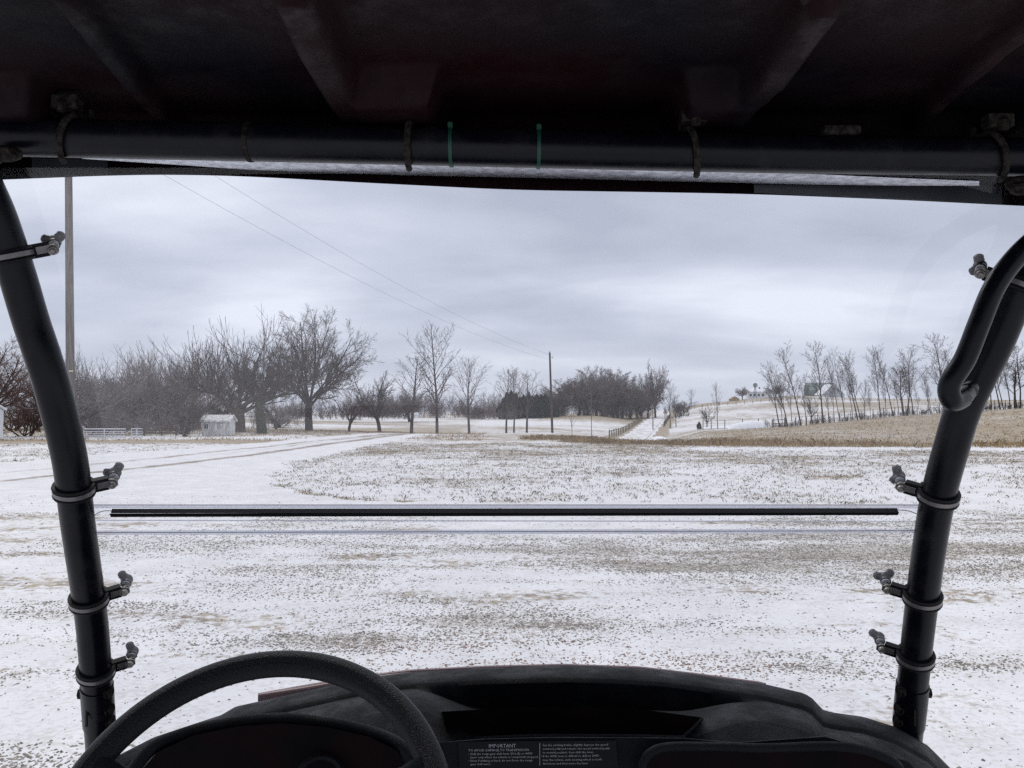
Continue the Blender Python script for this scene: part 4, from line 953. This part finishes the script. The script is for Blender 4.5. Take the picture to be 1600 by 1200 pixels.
# bolted splice sleeves at the foot of the posts
for poly, sd_ in ((lpf, 1), (rpf, -1)):
    seg = [p for p in poly]; a0, t0 = along(poly, py=1070); a1, t1 = along(poly, py=1132)
    b = MB(); b.tube([a0, a0.lerp(a1, .5), a1], RT + .0018, 24); sl = b.build('splice_sleeve', M['tube'], UV, smooth=True)
    b = MB()
    ff = Vector((0, -1, 0))
    b.box(a0.lerp(a1, .5) + ff * (RT + .0022) + Vector((-.006, 0, 0)), (.003, .003, .055))
    b.build('seam', M['rubber'], sl)
    for k in (.12, .55, .85):
        q = a0.lerp(a1, k); dv = Vector((sd_ * .85, -.35, 0)).normalized(); b = MB(); b.cyl(q + dv * RT, q + dv * (RT + .007), .0075, 6); b.cyl(q + dv * RT, q + dv * (RT + .003), .011, 14); b.build('bolt', M['rusty'], sl, smooth=True, angle=30)
    q = a0.lerp(a1, .2); dv = Vector((-sd_, -.1, 0)).normalized(); b = MB(); b.cyl(q + dv * RT, q + dv * (RT + .006), .009, 6); b.build('bolt', M['rusty'], sl)
# grab handle on the right post
gh = crom([P(1668, 345, 1.17), P(1625, 368, 1.16), P(1585, 405, 1.15), P(1553, 450, 1.145), P(1530, 505, 1.145), P(1508, 560, 1.15), P(1484, 600, 1.155), P(1487, 625, 1.16), P(1502, 622, 1.18), P(1517, 606, 1.215)], 10)
ghp = gh
b = MB(); rr_ = [.0143] * len(ghp)
for i in range(10): rr_[-1 - i] = .0136 - .003 * (1 - i / 10)
b.tube(ghp, rr_, 20); b.ball(P(1512, 611, 1.20), (.015, .010, .012)); b.build('grab_handle', M['tube'], UV, smooth=True, angle=60)
# u-bolts and brackets, ties on the cross tube
for px, wd in ((112, -.10), (640, -.01), (1080, .06), (1553, .10)):
    c, t = along(cbf, px=px)
    b = MB(); bv = Vector((0, 0, 1)); fv = Vector((0, -1, 0)); pts = []
    for k in range(15):
        a = R(125) - R(225) * k / 14; pts.append(c + (fv * math.cos(a) + bv * math.sin(a)) * (.0258 + .0048) + t * wd * (-.18 + .30 * k / 14))
    b.tube([pts[0] + Vector((0, .0, .02))] + pts, .0044, 10); b.build('u_bolt', M['rusty'], UV, smooth=True)
    b = MB(); b.box(c + Vector((0, -.012, .044)), (.034, .022, .018)); b.cyl(c + Vector((0, -.026, .028)), c + Vector((0, -.026, .042)), .007, 6)
    b.build('bolt_bracket', M['rusty'], UV, bevel=.002)
c, t = along(cbf, px=1310); b = MB(); b.box(c + Vector((0, -.006, .0285)), (.05, .03, .012)); b.build('mud_patch', M['rusty'], UV, bevel=.004)
c, t = along(cbf, px=392); b = MB(); b.ring(c, t, [(.0256, -.003), (.0268, -.003), (.0268, .003), (.0256, .003)], 24); b.build('cable_tie', M['rusty'], UV)
for px in (706, 841):
    c, t = along(cbf, px=px); b = MB(); b.ring(c, t + Vector((0, 0, .02)), [(.0262, -.0024), (.0277, -.0024), (.0277, .0024), (.0262, .0024)], 32)
    b.box(c + Vector((0, -.0215, .0215)), (.006, .006, .007)); b.build('cable_tie', M['green_tie'], UV, smooth=True, angle=30)
# left end of the cross tube: coupling
for px, py, d in ((8, 240, 1.13), (1597, 287, 1.15)):
    q = P(px, py, d); b = MB(); b.ball(q, (.024, .014, .011)); b.cyl(q + Vector((.012, -.010, -.006)), q + Vector((.012, -.022, -.008)), .009, 6); b.ball(q + Vector((-.010, -.012, -.010)), (.014, .012, .009)); b.build('coupling_bolt', M['rusty'], UV, smooth=True, angle=30)

# roof panel: moulded underside as a height field plus outer skin
def seg_dist(X_, Y_, a, b_):
    ax, ay = a; bx_, by = b_; dx, dy = bx_ - ax, by - ay; t_ = np.clip(((X_ - ax) * dx + (Y_ - ay) * dy) / (dx * dx + dy * dy), 0, 1)
    return np.hypot(X_ - ax - t_ * dx, Y_ - ay - t_ * dy), t_
ZR = 2.235
def RXY(px, py):
    k = (645 - py) / F; Y_ = (ZR - EYE) / k; return ((px - 800) / F * Y_, Y_)
def roof_z(X_, Y_):
    z = ZR + .012 * np.cos(X_ * 2.2) - .035 * sstep(1.20, 1.30, Y_) + 0 * X_
    for poly, w, dp in (([(455, -60), (490, 30), (535, 115), (590, 200)], .024, .042), ([(1290, -40), (1210, 80), (1160, 130), (1110, 205)], .022, .042),
                        ([(90, -40), (205, 110), (285, 200)], .014, .024), ([(1640, -10), (1500, 110), (1400, 210)], .014, .024), ([(700, -900), (560, -300), (455, -60)], .02, .03), ([(1000, -900), (1180, -300), (1290, -40)], .02, .03)):
        for a, b_ in zip(poly[:-1], poly[1:]):
            d, t_ = seg_dist(X_, Y_, RXY(*a), RXY(*b_)); z = np.minimum(z, ZR - dp * (1 - sstep(w * .6, w * 1.5, d)) + 0.0)
    for (x0, x1, y0) in ((575, 700, 95), (1030, 1140, 100), (20, 150, 110), (1510, 1640, 115)):
        xa, xb = RXY(x0, 190)[0], RXY(x1, 190)[0]; cx_, hw = (xa + xb) / 2, (xb - xa) / 2; ya = RXY(0, y0)[1]
        u_ = np.maximum(np.abs(X_ - cx_) / hw, (ya - Y_) / .10 + 1.0); z = np.minimum(z, ZR - .046 * (1 - sstep(.72, 1.12, u_)))
    return z
xs = np.linspace(-.98, .98, 330); yv = np.concatenate([np.linspace(-.7, .8, 30), np.linspace(.81, 1.32, 110)])
XX, YY = np.meshgrid(xs, yv); ZZ = roof_z(XX, YY); nr, nc = XX.shape
V = np.stack([XX.ravel(), YY.ravel() - .9, ZZ.ravel()], 1); V2 = V.copy(); V2[:, 2] = ZR + .05
i = np.arange(nr - 1)[:, None]; j = np.arange(nc - 1)[None]
Q = np.stack([i * nc + j, i * nc + j + 1, (i + 1) * nc + j + 1, (i + 1) * nc + j], -1).reshape(-1, 4); Q = np.concatenate([Q[:, ::-1], Q + nr * nc])
ed = []
for k in range(nc - 1): ed += [(k, k + 1, k + 1 + nr * nc, k + nr * nc), ((nr - 1) * nc + k, (nr - 1) * nc + k + 1, (nr - 1) * nc + k + 1 + nr * nc, (nr - 1) * nc + k + nr * nc)]
for k in range(nr - 1): ed += [(k * nc, (k + 1) * nc, (k + 1) * nc + nr * nc, k * nc + nr * nc), (k * nc + nc - 1, (k + 1) * nc + nc - 1, (k + 1) * nc + nc - 1 + nr * nc, k * nc + nc - 1 + nr * nc)]
me = np_mesh('roof', np.concatenate([V, V2]), np.concatenate([Q, np.array(ed)]), True); link_mesh('roof', me, M['roofplastic'], UV)

# front lip of the roof seen below the tube
def curve_px(tab, n=60):
    xs_ = np.linspace(tab[0][0], tab[-1][0], n); ys_ = np.interp(xs_, [t_[0] for t_ in tab], [t_[1] for t_ in tab])
    k = np.ones(5) / 5; yp = np.pad(ys_, 2, mode='edge'); ys2 = np.convolve(yp, k, 'valid'); return xs_, ys2
lipb = [(-180, 288), (0, 281), (100, 277), (200, 273), (300, 273), (400, 276), (520, 283), (640, 289), (800, 297), (1000, 300), (1170, 303), (1400, 312), (1600, 322), (1780, 330)]
xs_, yb = curve_px(lipb); yt = np.interp(xs_, [-180, 1780], [206, 240])
rows = [[P(x, y, 1.30) for x, y in zip(xs_, yt)], [P(x, y - 6, 1.255) for x, y in zip(xs_, yb)], [P(x, y, 1.25) for x, y in zip(xs_, yb)], [P(x, y - 1.5, 1.262) for x, y in zip(xs_, yb)], [P(x, y - 3, 1.33) for x, y in zip(xs_, yt)]]
b = MB(); b.grid(rows); b.build('roof_front_lip', M['roofplastic'], UV, smooth=True)
for x0, x1, y0, y1, y2, y3 in ((50, 168, 247, 250, 277, 272), (1178, 1566, 288, 290, 301, 318)):
    b = MB(); g_ = 12; rows = []
    for r_ in range(2):
        rows.append([P(x0 + (x1 - x0) * k / g_, (y0 + (y1 - y0) * k / g_) if r_ == 0 else (y2 + (y3 - y2) * k / g_), 1.247) for k in range(g_ + 1)])
    rows.append([p + Vector((0, .003, 0)) for p in rows[1]]); b.grid(rows); b.build('visor_inset', M['visor_grey'], UV)

# windscreen: two clear panes, their clear edge profiles and the black rubber seal between
def pane(name, rws, off, mt):
    rows = []
    for (py, x0, x1, d) in rws: rows.append([P(x0 + (x1 - x0) * k / 16, py, d + off + .04 * math.sin(math.pi * k / 16)) for k in range(17)])
    b = MB(); b.grid(rows); return b.build(name, mt, UV, smooth=True)
def edge_x(py): return (np.interp(py, [p[1] for p in LP], [p[0] for p in LP]), np.interp(py, [p[1] for p in RP], [p[0] for p in RP]), np.interp(py, [p[1] for p in LP], [p[2] for p in LP]))
def rws(ys_):
    o_ = []
    for y in ys_: l_, r_, d_ = edge_x(y); o_.append((y, l_, r_, d_ + .035))
    return o_
up_ = pane('upper_windscreen', rws(np.linspace(262, 803, 20)), 0, M['pane'])
lo_ = pane('lower_windscreen', rws(np.linspace(790, 1160, 14)), .012, M['pane'])
def strip_px(name, mt, x0, x1, y0, y1, d, th_, taper=0, arc=.04, skew=0, par=UV):
    rows = [[], [], [], []]
    for k in range(25):
        t_ = k / 24; x = x0 + (x1 - x0) * t_; s_ = t_ * 2 - 1; dd = d + arc * math.sin(math.pi * (x - 120) / 1340)
        rows[0].append(P(x, y0 + skew * t_, dd)); rows[1].append(P(x + taper * s_, y1 + skew * t_, dd - th_ * .4)); rows[2].append(P(x + taper * s_, y1 + skew * t_, dd + th_)); rows[3].append(P(x, y0 + skew * t_, dd + th_))
    b = MB(); b.grid(rows + [rows[0]]); n_ = 25
    b.f += [(0, n_, 2 * n_, 3 * n_), (n_ - 1, 2 * n_ - 1, 3 * n_ - 1, 4 * n_ - 1)]
    return b.build(name, mt, par, smooth=True, angle=30)
d8 = 1.37
strip_px('rubber_seal', mat('seal_lit_top', (.030, .030, .035), .6, spec=.3), 175, 1402, 795, 802, d8 - .004, .01, 2, skew=-1)  # paler rubber: light on the top face put into the colour
strip_px('rubber_seal', mat('seal_shaded_underside', (.006, .006, .008), .7), 171, 1405, 802.4, 808, d8 - .002, .012, -2, skew=-3)  # same rubber, darkened to paint the shade underneath
strip_px('edge_profile', M['acrylic'], 146, 1440, 788, 794, d8 + .004, .003, skew=0)
strip_px('edge_profile', M['acrylic'], 150, 1436, 812, 814, d8 + .004, .002, skew=2)
strip_px('edge_profile', M['acrylic'], 152, 1432, 829, 836, d8 + .01, .003, skew=-3)
strip_px('edge_line', mat('edge_line', (.24, .25, .30), .4), 152, 1432, 831.6, 832.8, d8 + .002, .002, skew=-3)
strip_px('edge_line', mat('edge_line_pale', (.42, .36, .40), .4), 146, 1440, 788.4, 789.6, d8 + .002, .002)
for s_, pt in ((1, [(146, 808, d8), (152, 802, d8), (162, 798.5, d8), (174, 798, d8)]), (-1, [(1402, 797, d8), (1418, 798, d8), (1430, 802, d8), (1438, 807, d8)])):
    b = MB(); b.tube(crom([P(*p) for p in pt], 4), .0008, 6); b.build('edge_bead', M['galv'], UV, smooth=True)
# dusty top trim that catches the light
topt = [(128, 246), (400, 252), (640, 258), (800, 262), (1000, 267), (1250, 276), (1400, 283), (1530, 288)]
bott = [(128, 248), (300, 259), (400, 266), (640, 274), (800, 277), (1000, 282), (1250, 288), (1400, 290), (1530, 290)]
xs_ = np.linspace(128, 1530, 50); y0_ = np.interp(xs_, *zip(*topt)); y1_ = np.interp(xs_, *zip(*bott))
b = MB(); b.grid([[P(x, y - 5, 1.175) for x, y in zip(xs_, y0_)], [P(x, y, 1.178 * (645 - y0) / (645 - y)) for x, y, y0 in zip(xs_, y1_, y0_ - 5)], [P(x, y - 2, 1.18 * (645 - y0) / (645 - y)) for x, y, y0 in zip(xs_, y1_, y0_ - 5)], [P(x, y - 8, 1.175) for x, y in zip(xs_, y0_)]])
b.build('windscreen_top_trim', M['trim_grey'], UV, smooth=True)

# steering wheel
R0 = .182; th_t = R(50); top = P(447, 1037, .94); u_ = Vector((0, math.sin(th_t), math.cos(th_t))); r_ = Vector((1, .0, .0)); Cw = top - u_ * R0; nrm = r_.cross(u_).normalized()
b = MB(); N_ = 120; vs = []; prof = []
for k in range(24):
    a = k / 24 * 2 * math.pi; rr2 = .0138 * (1 + .06 * math.cos(2 * a)); 
    g_ = .0022 * math.exp(-((math.degrees(a) - 250) / 12) ** 2) + .0022 * math.exp(-((math.degrees(a) - 110) / 12) ** 2); prof.append(((rr2 - g_) * math.cos(a), (rr2 - g_) * math.sin(a)))
for i_ in range(N_):
    a = 2 * math.pi * i_ / N_; dr = r_ * math.sin(a) + u_ * math.cos(a)
    for (pr, pn) in prof: vs.append(Cw + dr * (R0 + pr) + nrm * pn)
m_ = 24; b.add(vs, [(i_ * m_ + k, i_ * m_ + (k + 1) % m_, ((i_ + 1) % N_) * m_ + (k + 1) % m_, ((i_ + 1) % N_) * m_ + k) for i_ in range(N_) for k in range(m_)])
sw = b.build('steering_wheel', M['grip'], UV, smooth=True, angle=60)
hub = Cw - nrm * -.0 + nrm * (-.045)
if nrm.y > 0: hub = Cw + nrm * .045
b = MB(); b.cyl(hub, hub + (Cw - hub) * .6, .055, 24, .05); b.ball(hub + (Cw - hub) * .6, (.05, .05, .02)); b.build('hub', M['plastic'], sw, smooth=True)
for a in (R(-68), R(68), R(180)):
    dr = r_ * math.sin(a) + u_ * math.cos(a); b = MB(); pts = crom([Cw + dr * (R0 - .004), Cw + dr * (R0 * .75) + (hub - Cw) * .45, Cw + dr * (R0 * .4) + (hub - Cw) * .9, hub + dr * .03], 5)
    b.tube(pts, [.013] * 4 + [.016] * 4 + [.018] * (len(pts) - 8), 12); b.build('spoke', M['plastic'], sw, smooth=True)

# dashboard: rows of a moulded surface from the windscreen edge down towards the driver
def row(tab, xs_): 
    ks = [t_[0] for t_ in tab]; return [(x, float(np.interp(x, ks, [t_[1] for t_ in tab])), float(np.interp(x, ks, [t_[2] for t_ in tab]))) for x in xs_]
XD = np.unique(np.concatenate([np.linspace(140, 1500, 160), [352, 366, 1262, 1290]]))
sil = [(140, 1203), (185, 1180), (240, 1152), (300, 1132), (346, 1117), (368, 1104), (450, 1086), (530, 1068), (580, 1058), (640, 1050), (760, 1043), (880, 1040), (960, 1042), (1040, 1047), (1120, 1058), (1200, 1070), (1256, 1083), (1268, 1090), (1286, 1109), (1300, 1113), (1350, 1120), (1400, 1136), (1450, 1165), (1500, 1215)]
ks = [s_[0] for s_ in sil]; SY = np.interp(XD, ks, [s_[1] for s_ in sil])
def dsh(off_fn, d_fn): return [P(x, y + off_fn(x, y), d_fn(x)) for x, y in zip(XD, SY)]
central = lambda x: float(sstep(640, 760, np.array(x)) * (1 - sstep(1060, 1200, np.array(x))))
rows = [dsh(lambda x, y: 90, lambda x: 1.60), dsh(lambda x, y: 8, lambda x: 1.52), dsh(lambda x, y: 1.2, lambda x: 1.485), dsh(lambda x, y: 0, lambda x: 1.46), dsh(lambda x, y: 3, lambda x: 1.43), dsh(lambda x, y: 11, lambda x: 1.395), dsh(lambda x, y: 19, lambda x: 1.375),
        dsh(lambda x, y: 26, lambda x: 1.370 + .0 * central(x)), dsh(lambda x, y: 27 + central(x) * 36, lambda x: 1.36 + .02 * central(x)), dsh(lambda x, y: 30 + central(x) * (1107 - y - 26) * 1.0 if y < 1100 else 30, lambda x: 1.33 - .0 * central(x)),
        dsh(lambda x, y: 34 + central(x) * max(0, 1112 - y - 34), lambda x: 1.315), dsh(lambda x, y: 44 + central(x) * max(0, 1146 - y - 44), lambda x: 1.28 - .05 * central(x)), dsh(lambda x, y: 58 + central(x) * max(0, 1156 - y - 58), lambda x: 1.25 - .04 * central(x)),
        dsh(lambda x, y: 140 + central(x) * 30, lambda x: 1.16), dsh(lambda x, y: 320, lambda x: 1.05)]
b = MB(); b.grid(rows); dash = b.build('dashboard', M['plastic'], UV, smooth=True, angle=50)
# recessed shelf behind the label: floor darkened to paint its shade and bright front lip
def px_prism(name, poly, d0, d1, mt, par=UV, bev=0, smooth=True):
    b = MB(); n_ = len(poly); b.add([P(x, y, d0) for x, y in poly] + [P(x, y, d1) for x, y in poly], [tuple(range(n_)), tuple(range(n_, 2 * n_))[::-1]] + [(i_, (i_ + 1) % n_, n_ + (i_ + 1) % n_, n_ + i_) for i_ in range(n_)])
    return b.build(name, mt, par, smooth=smooth, bevel=bev, angle=30)
M['recess'] = mat('shaded_recess_plastic', (.0022, .0018, .0026), .7, spec=.06, var=(.006, .0022, .003), vscale=14)  # darker copy of the dash plastic, shade of the hollows in its colour
shelf = px_prism('shelf_recess', [(690, 1112), (760, 1108), (900, 1106), (1000, 1108), (1097, 1121), (1066, 1148), (900, 1147), (760, 1150), (700, 1156)], 1.222, 1.30, M['recess'])
b = MB(); b.tube(crom([P(690, 1158, 1.218), P(760, 1152.5, 1.215), P(860, 1149.5, 1.212), P(1000, 1150, 1.212), P(1062, 1151.5, 1.214), P(1072, 1147, 1.216), P(1098, 1122, 1.222)], 8), .0024, 8); b.build('shelf_lip', mat('lip_plastic', (.012, .0125, .017), .5, spec=.25), UV, smooth=True)
# instrument pod hood around the wheel
b = MB(); arc = crom([P(206, 1205, 1.10), P(240, 1168, 1.12), P(300, 1143, 1.14), P(370, 1129, 1.15), P(440, 1124, 1.15), P(510, 1130, 1.15), P(580, 1145, 1.14), P(628, 1168, 1.12), P(655, 1215, 1.10)], 8)
b.tube(arc, .0085, 14); b.build('pod_rim', M['plastic'], UV, smooth=True)
px_prism('instrument_pod', [(214, 1212), (245, 1176), (302, 1149), (370, 1135), (440, 1130), (510, 1136), (576, 1151), (620, 1172), (648, 1216), (648, 1330), (214, 1330)], 1.11, 1.24, M['recess'])
b = MB(); b.ring(P(500, 1222, 1.09), (P(500, 1222, 1.09) - Vector((0, 0, EYE))), [(.026, 0), (.03, -.004), (.034, 0), (.03, .004)], 40); b.build('gauge_bezel', M['plastic'], UV, smooth=True)
# glovebox: solid block coloured dark for the shade of its hollow
gb = [(1002, 1215), (1006, 1190), (1020, 1174), (1050, 1167), (1120, 1167), (1200, 1169), (1290, 1166), (1345, 1171), (1395, 1190), (1412, 1215)]
px_prism('glove_box', gb, 1.10, 1.22, M['recess'])
b = MB(); b.tube(crom([P(x, y, 1.10) for x, y in gb], 5), .006, 10); b.build('glove_box_rim', M['plastic'], UV, smooth=True)
px_prism('dash_fascia', [(560, 1240), (640, 1160), (700, 1158.5), (760, 1154), (860, 1151.5), (1000, 1152), (1066, 1153), (1150, 1160), (1290, 1150), (1420, 1190), (1470, 1240), (1470, 1300), (560, 1300)], 1.125, 1.20, M['plastic'], bev=.003)

# printed caution label on the fascia, tilted back slightly
TX = bpy.data.materials
dL = 1.121
lab = px_prism('caution_label', [(716, 1159), (962, 1157), (966, 1199), (718, 1201)], dL, dL + .0015, M['label'])
def text(body_, px, py, hpx, name='lettering', wpx=None, align='LEFT', ang=0.010):
    cu = bpy.data.curves.new('t', 'FONT'); cu.body = body_; cu.size = 1; cu.resolution_u = 1; to = bpy.data.objects.new('t', cu); COL.objects.link(to)
    bpy.context.view_layer.update(); dg = bpy.context.evaluated_depsgraph_get(); me = bpy.data.meshes.new_from_object(to.evaluated_get(dg)); bpy.data.objects.remove(to)
    co = np.zeros(len(me.vertices) * 3, np.float32); me.vertices.foreach_get('co', co); co = co.reshape(-1, 3); w0 = co[:, 0].max() - co[:, 0].min(); x00 = co[:, 0].min()
    sc = hpx / .72; sxx = (wpx / w0) if wpx else sc
    o0 = root_of(UV).location; nv = []
    for (x, y, _z) in co:
        X_ = px + (x - x00) * sxx; nv.append(tuple(P(X_, py - y * sc - (X_ - 840) * ang, dL - .0008) - o0))
    me.vertices.foreach_set('co', np.array(nv, np.float32).ravel()); me.update(); me.materials.clear(); me.name = name
    return link_mesh(name, me, M['print'], lab)
text('IMPORTANT', 764, 1167.5, 5.8, wpx=42)
text('TO AVOID DAMAGE TO TRANSMISSION', 732, 1173.2, 3.8, wpx=94)
for i_, (s_, w_, x_) in enumerate((('\u2022 Shift the range gear shift lever (H-L-R) or 4WD', 100, 732), ('lever only when the vehicle is completely stopped', 105, 735), ('\u2022 Even if shifting is hard, do not force the range', 100, 732), ('gear shift lever.', 32, 735))):
    text(s_, x_, 1178.6 + i_ * 5.3, 3.3, wpx=w_)
for i_, (s_, w_, x_) in enumerate((('Set the parking brake, slightly depress the speed', 102, 848), ('control pedal and release the speed control pedal', 104, 848), ('to neutral position, then shift the lever.', 80, 848), ('\u2022 If the 4WD lever is difficult to shift to 2WD,', 92, 845), ('stop the vehicle, turn steering wheel to both', 92, 848), ('directions and then move the lever.', 72, 848))):
    text(s_, x_, 1166 + i_ * 5.75, 3.4, wpx=w_)
b = MB(); q0, q1 = P(843.3, 1161, dL - .0006), P(843.3, 1196, dL - .0006); b.tube([q0, q1], .0004, 4); b.build('divider_line', M['print'], lab)

# red bonnet peeking over the dashboard and its body below
hs = [(380, 1095), (403, 1083), (470, 1071), (545, 1058), (640, 1046), (760, 1040), (880, 1037), (1000, 1041), (1100, 1053), (1196, 1066), (1215, 1090)]
rows = []
for dd, dy, sq in ((1.66, 30, 1), (1.655, 2, 1), (1.66, 0, 1), (1.70, 2, 1), (1.9, 30, .98), (2.15, 80, .93), (2.35, 190, .88), (2.4, 420, .86)):
    r0 = []
    for k in range(60):
        x = 403 + (1197 - 403) * k / 59; y = float(np.interp(x, [h_[0] for h_ in hs], [h_[1] for h_ in hs])); r0.append(P(800 + (x - 800) * sq, y + dy, dd))
    rows.append(r0)
b = MB(); b.grid(rows); b.build('bonnet', M['red'], UV, smooth=True)
b = MB(); pts = [P(x, y + 3, 1.62) for x, y in ((404, 1084), (470, 1074), (548, 1061), (640, 1050))]; b.tube(crom(pts, 5), .004, 8); b.build('bonnet_seal', M['red'], UV, smooth=True)
# front body block, wheels and rear frame so the machine stands on the ground
b = MB(); b.box((0, 1.98, .52), (1.06, .95, .30)); b.box((0, 1.95, .76), (.96, .85, .19), taper=.86); b.build('front_body', M['red'], UV, bevel=.03)
for sx_ in (-.62, .62):
    b = MB(); b.ring((sx_, 2.0, .32), (1, 0, 0), [(.17, -.11), (.30, -.12), (.32, -.09), (.32, .09), (.30, .12), (.17, .11)], 36); w_ = b.build('front_wheel', M['rubber'], UV, smooth=True)
    b = MB(); b.ring((sx_, 2.0, .32), (1, 0, 0), [(.02, -.04), (.168, -.08), (.168, .08), (.02, .04)], 30); b.build('rim', M['steel'], w_, smooth=True)
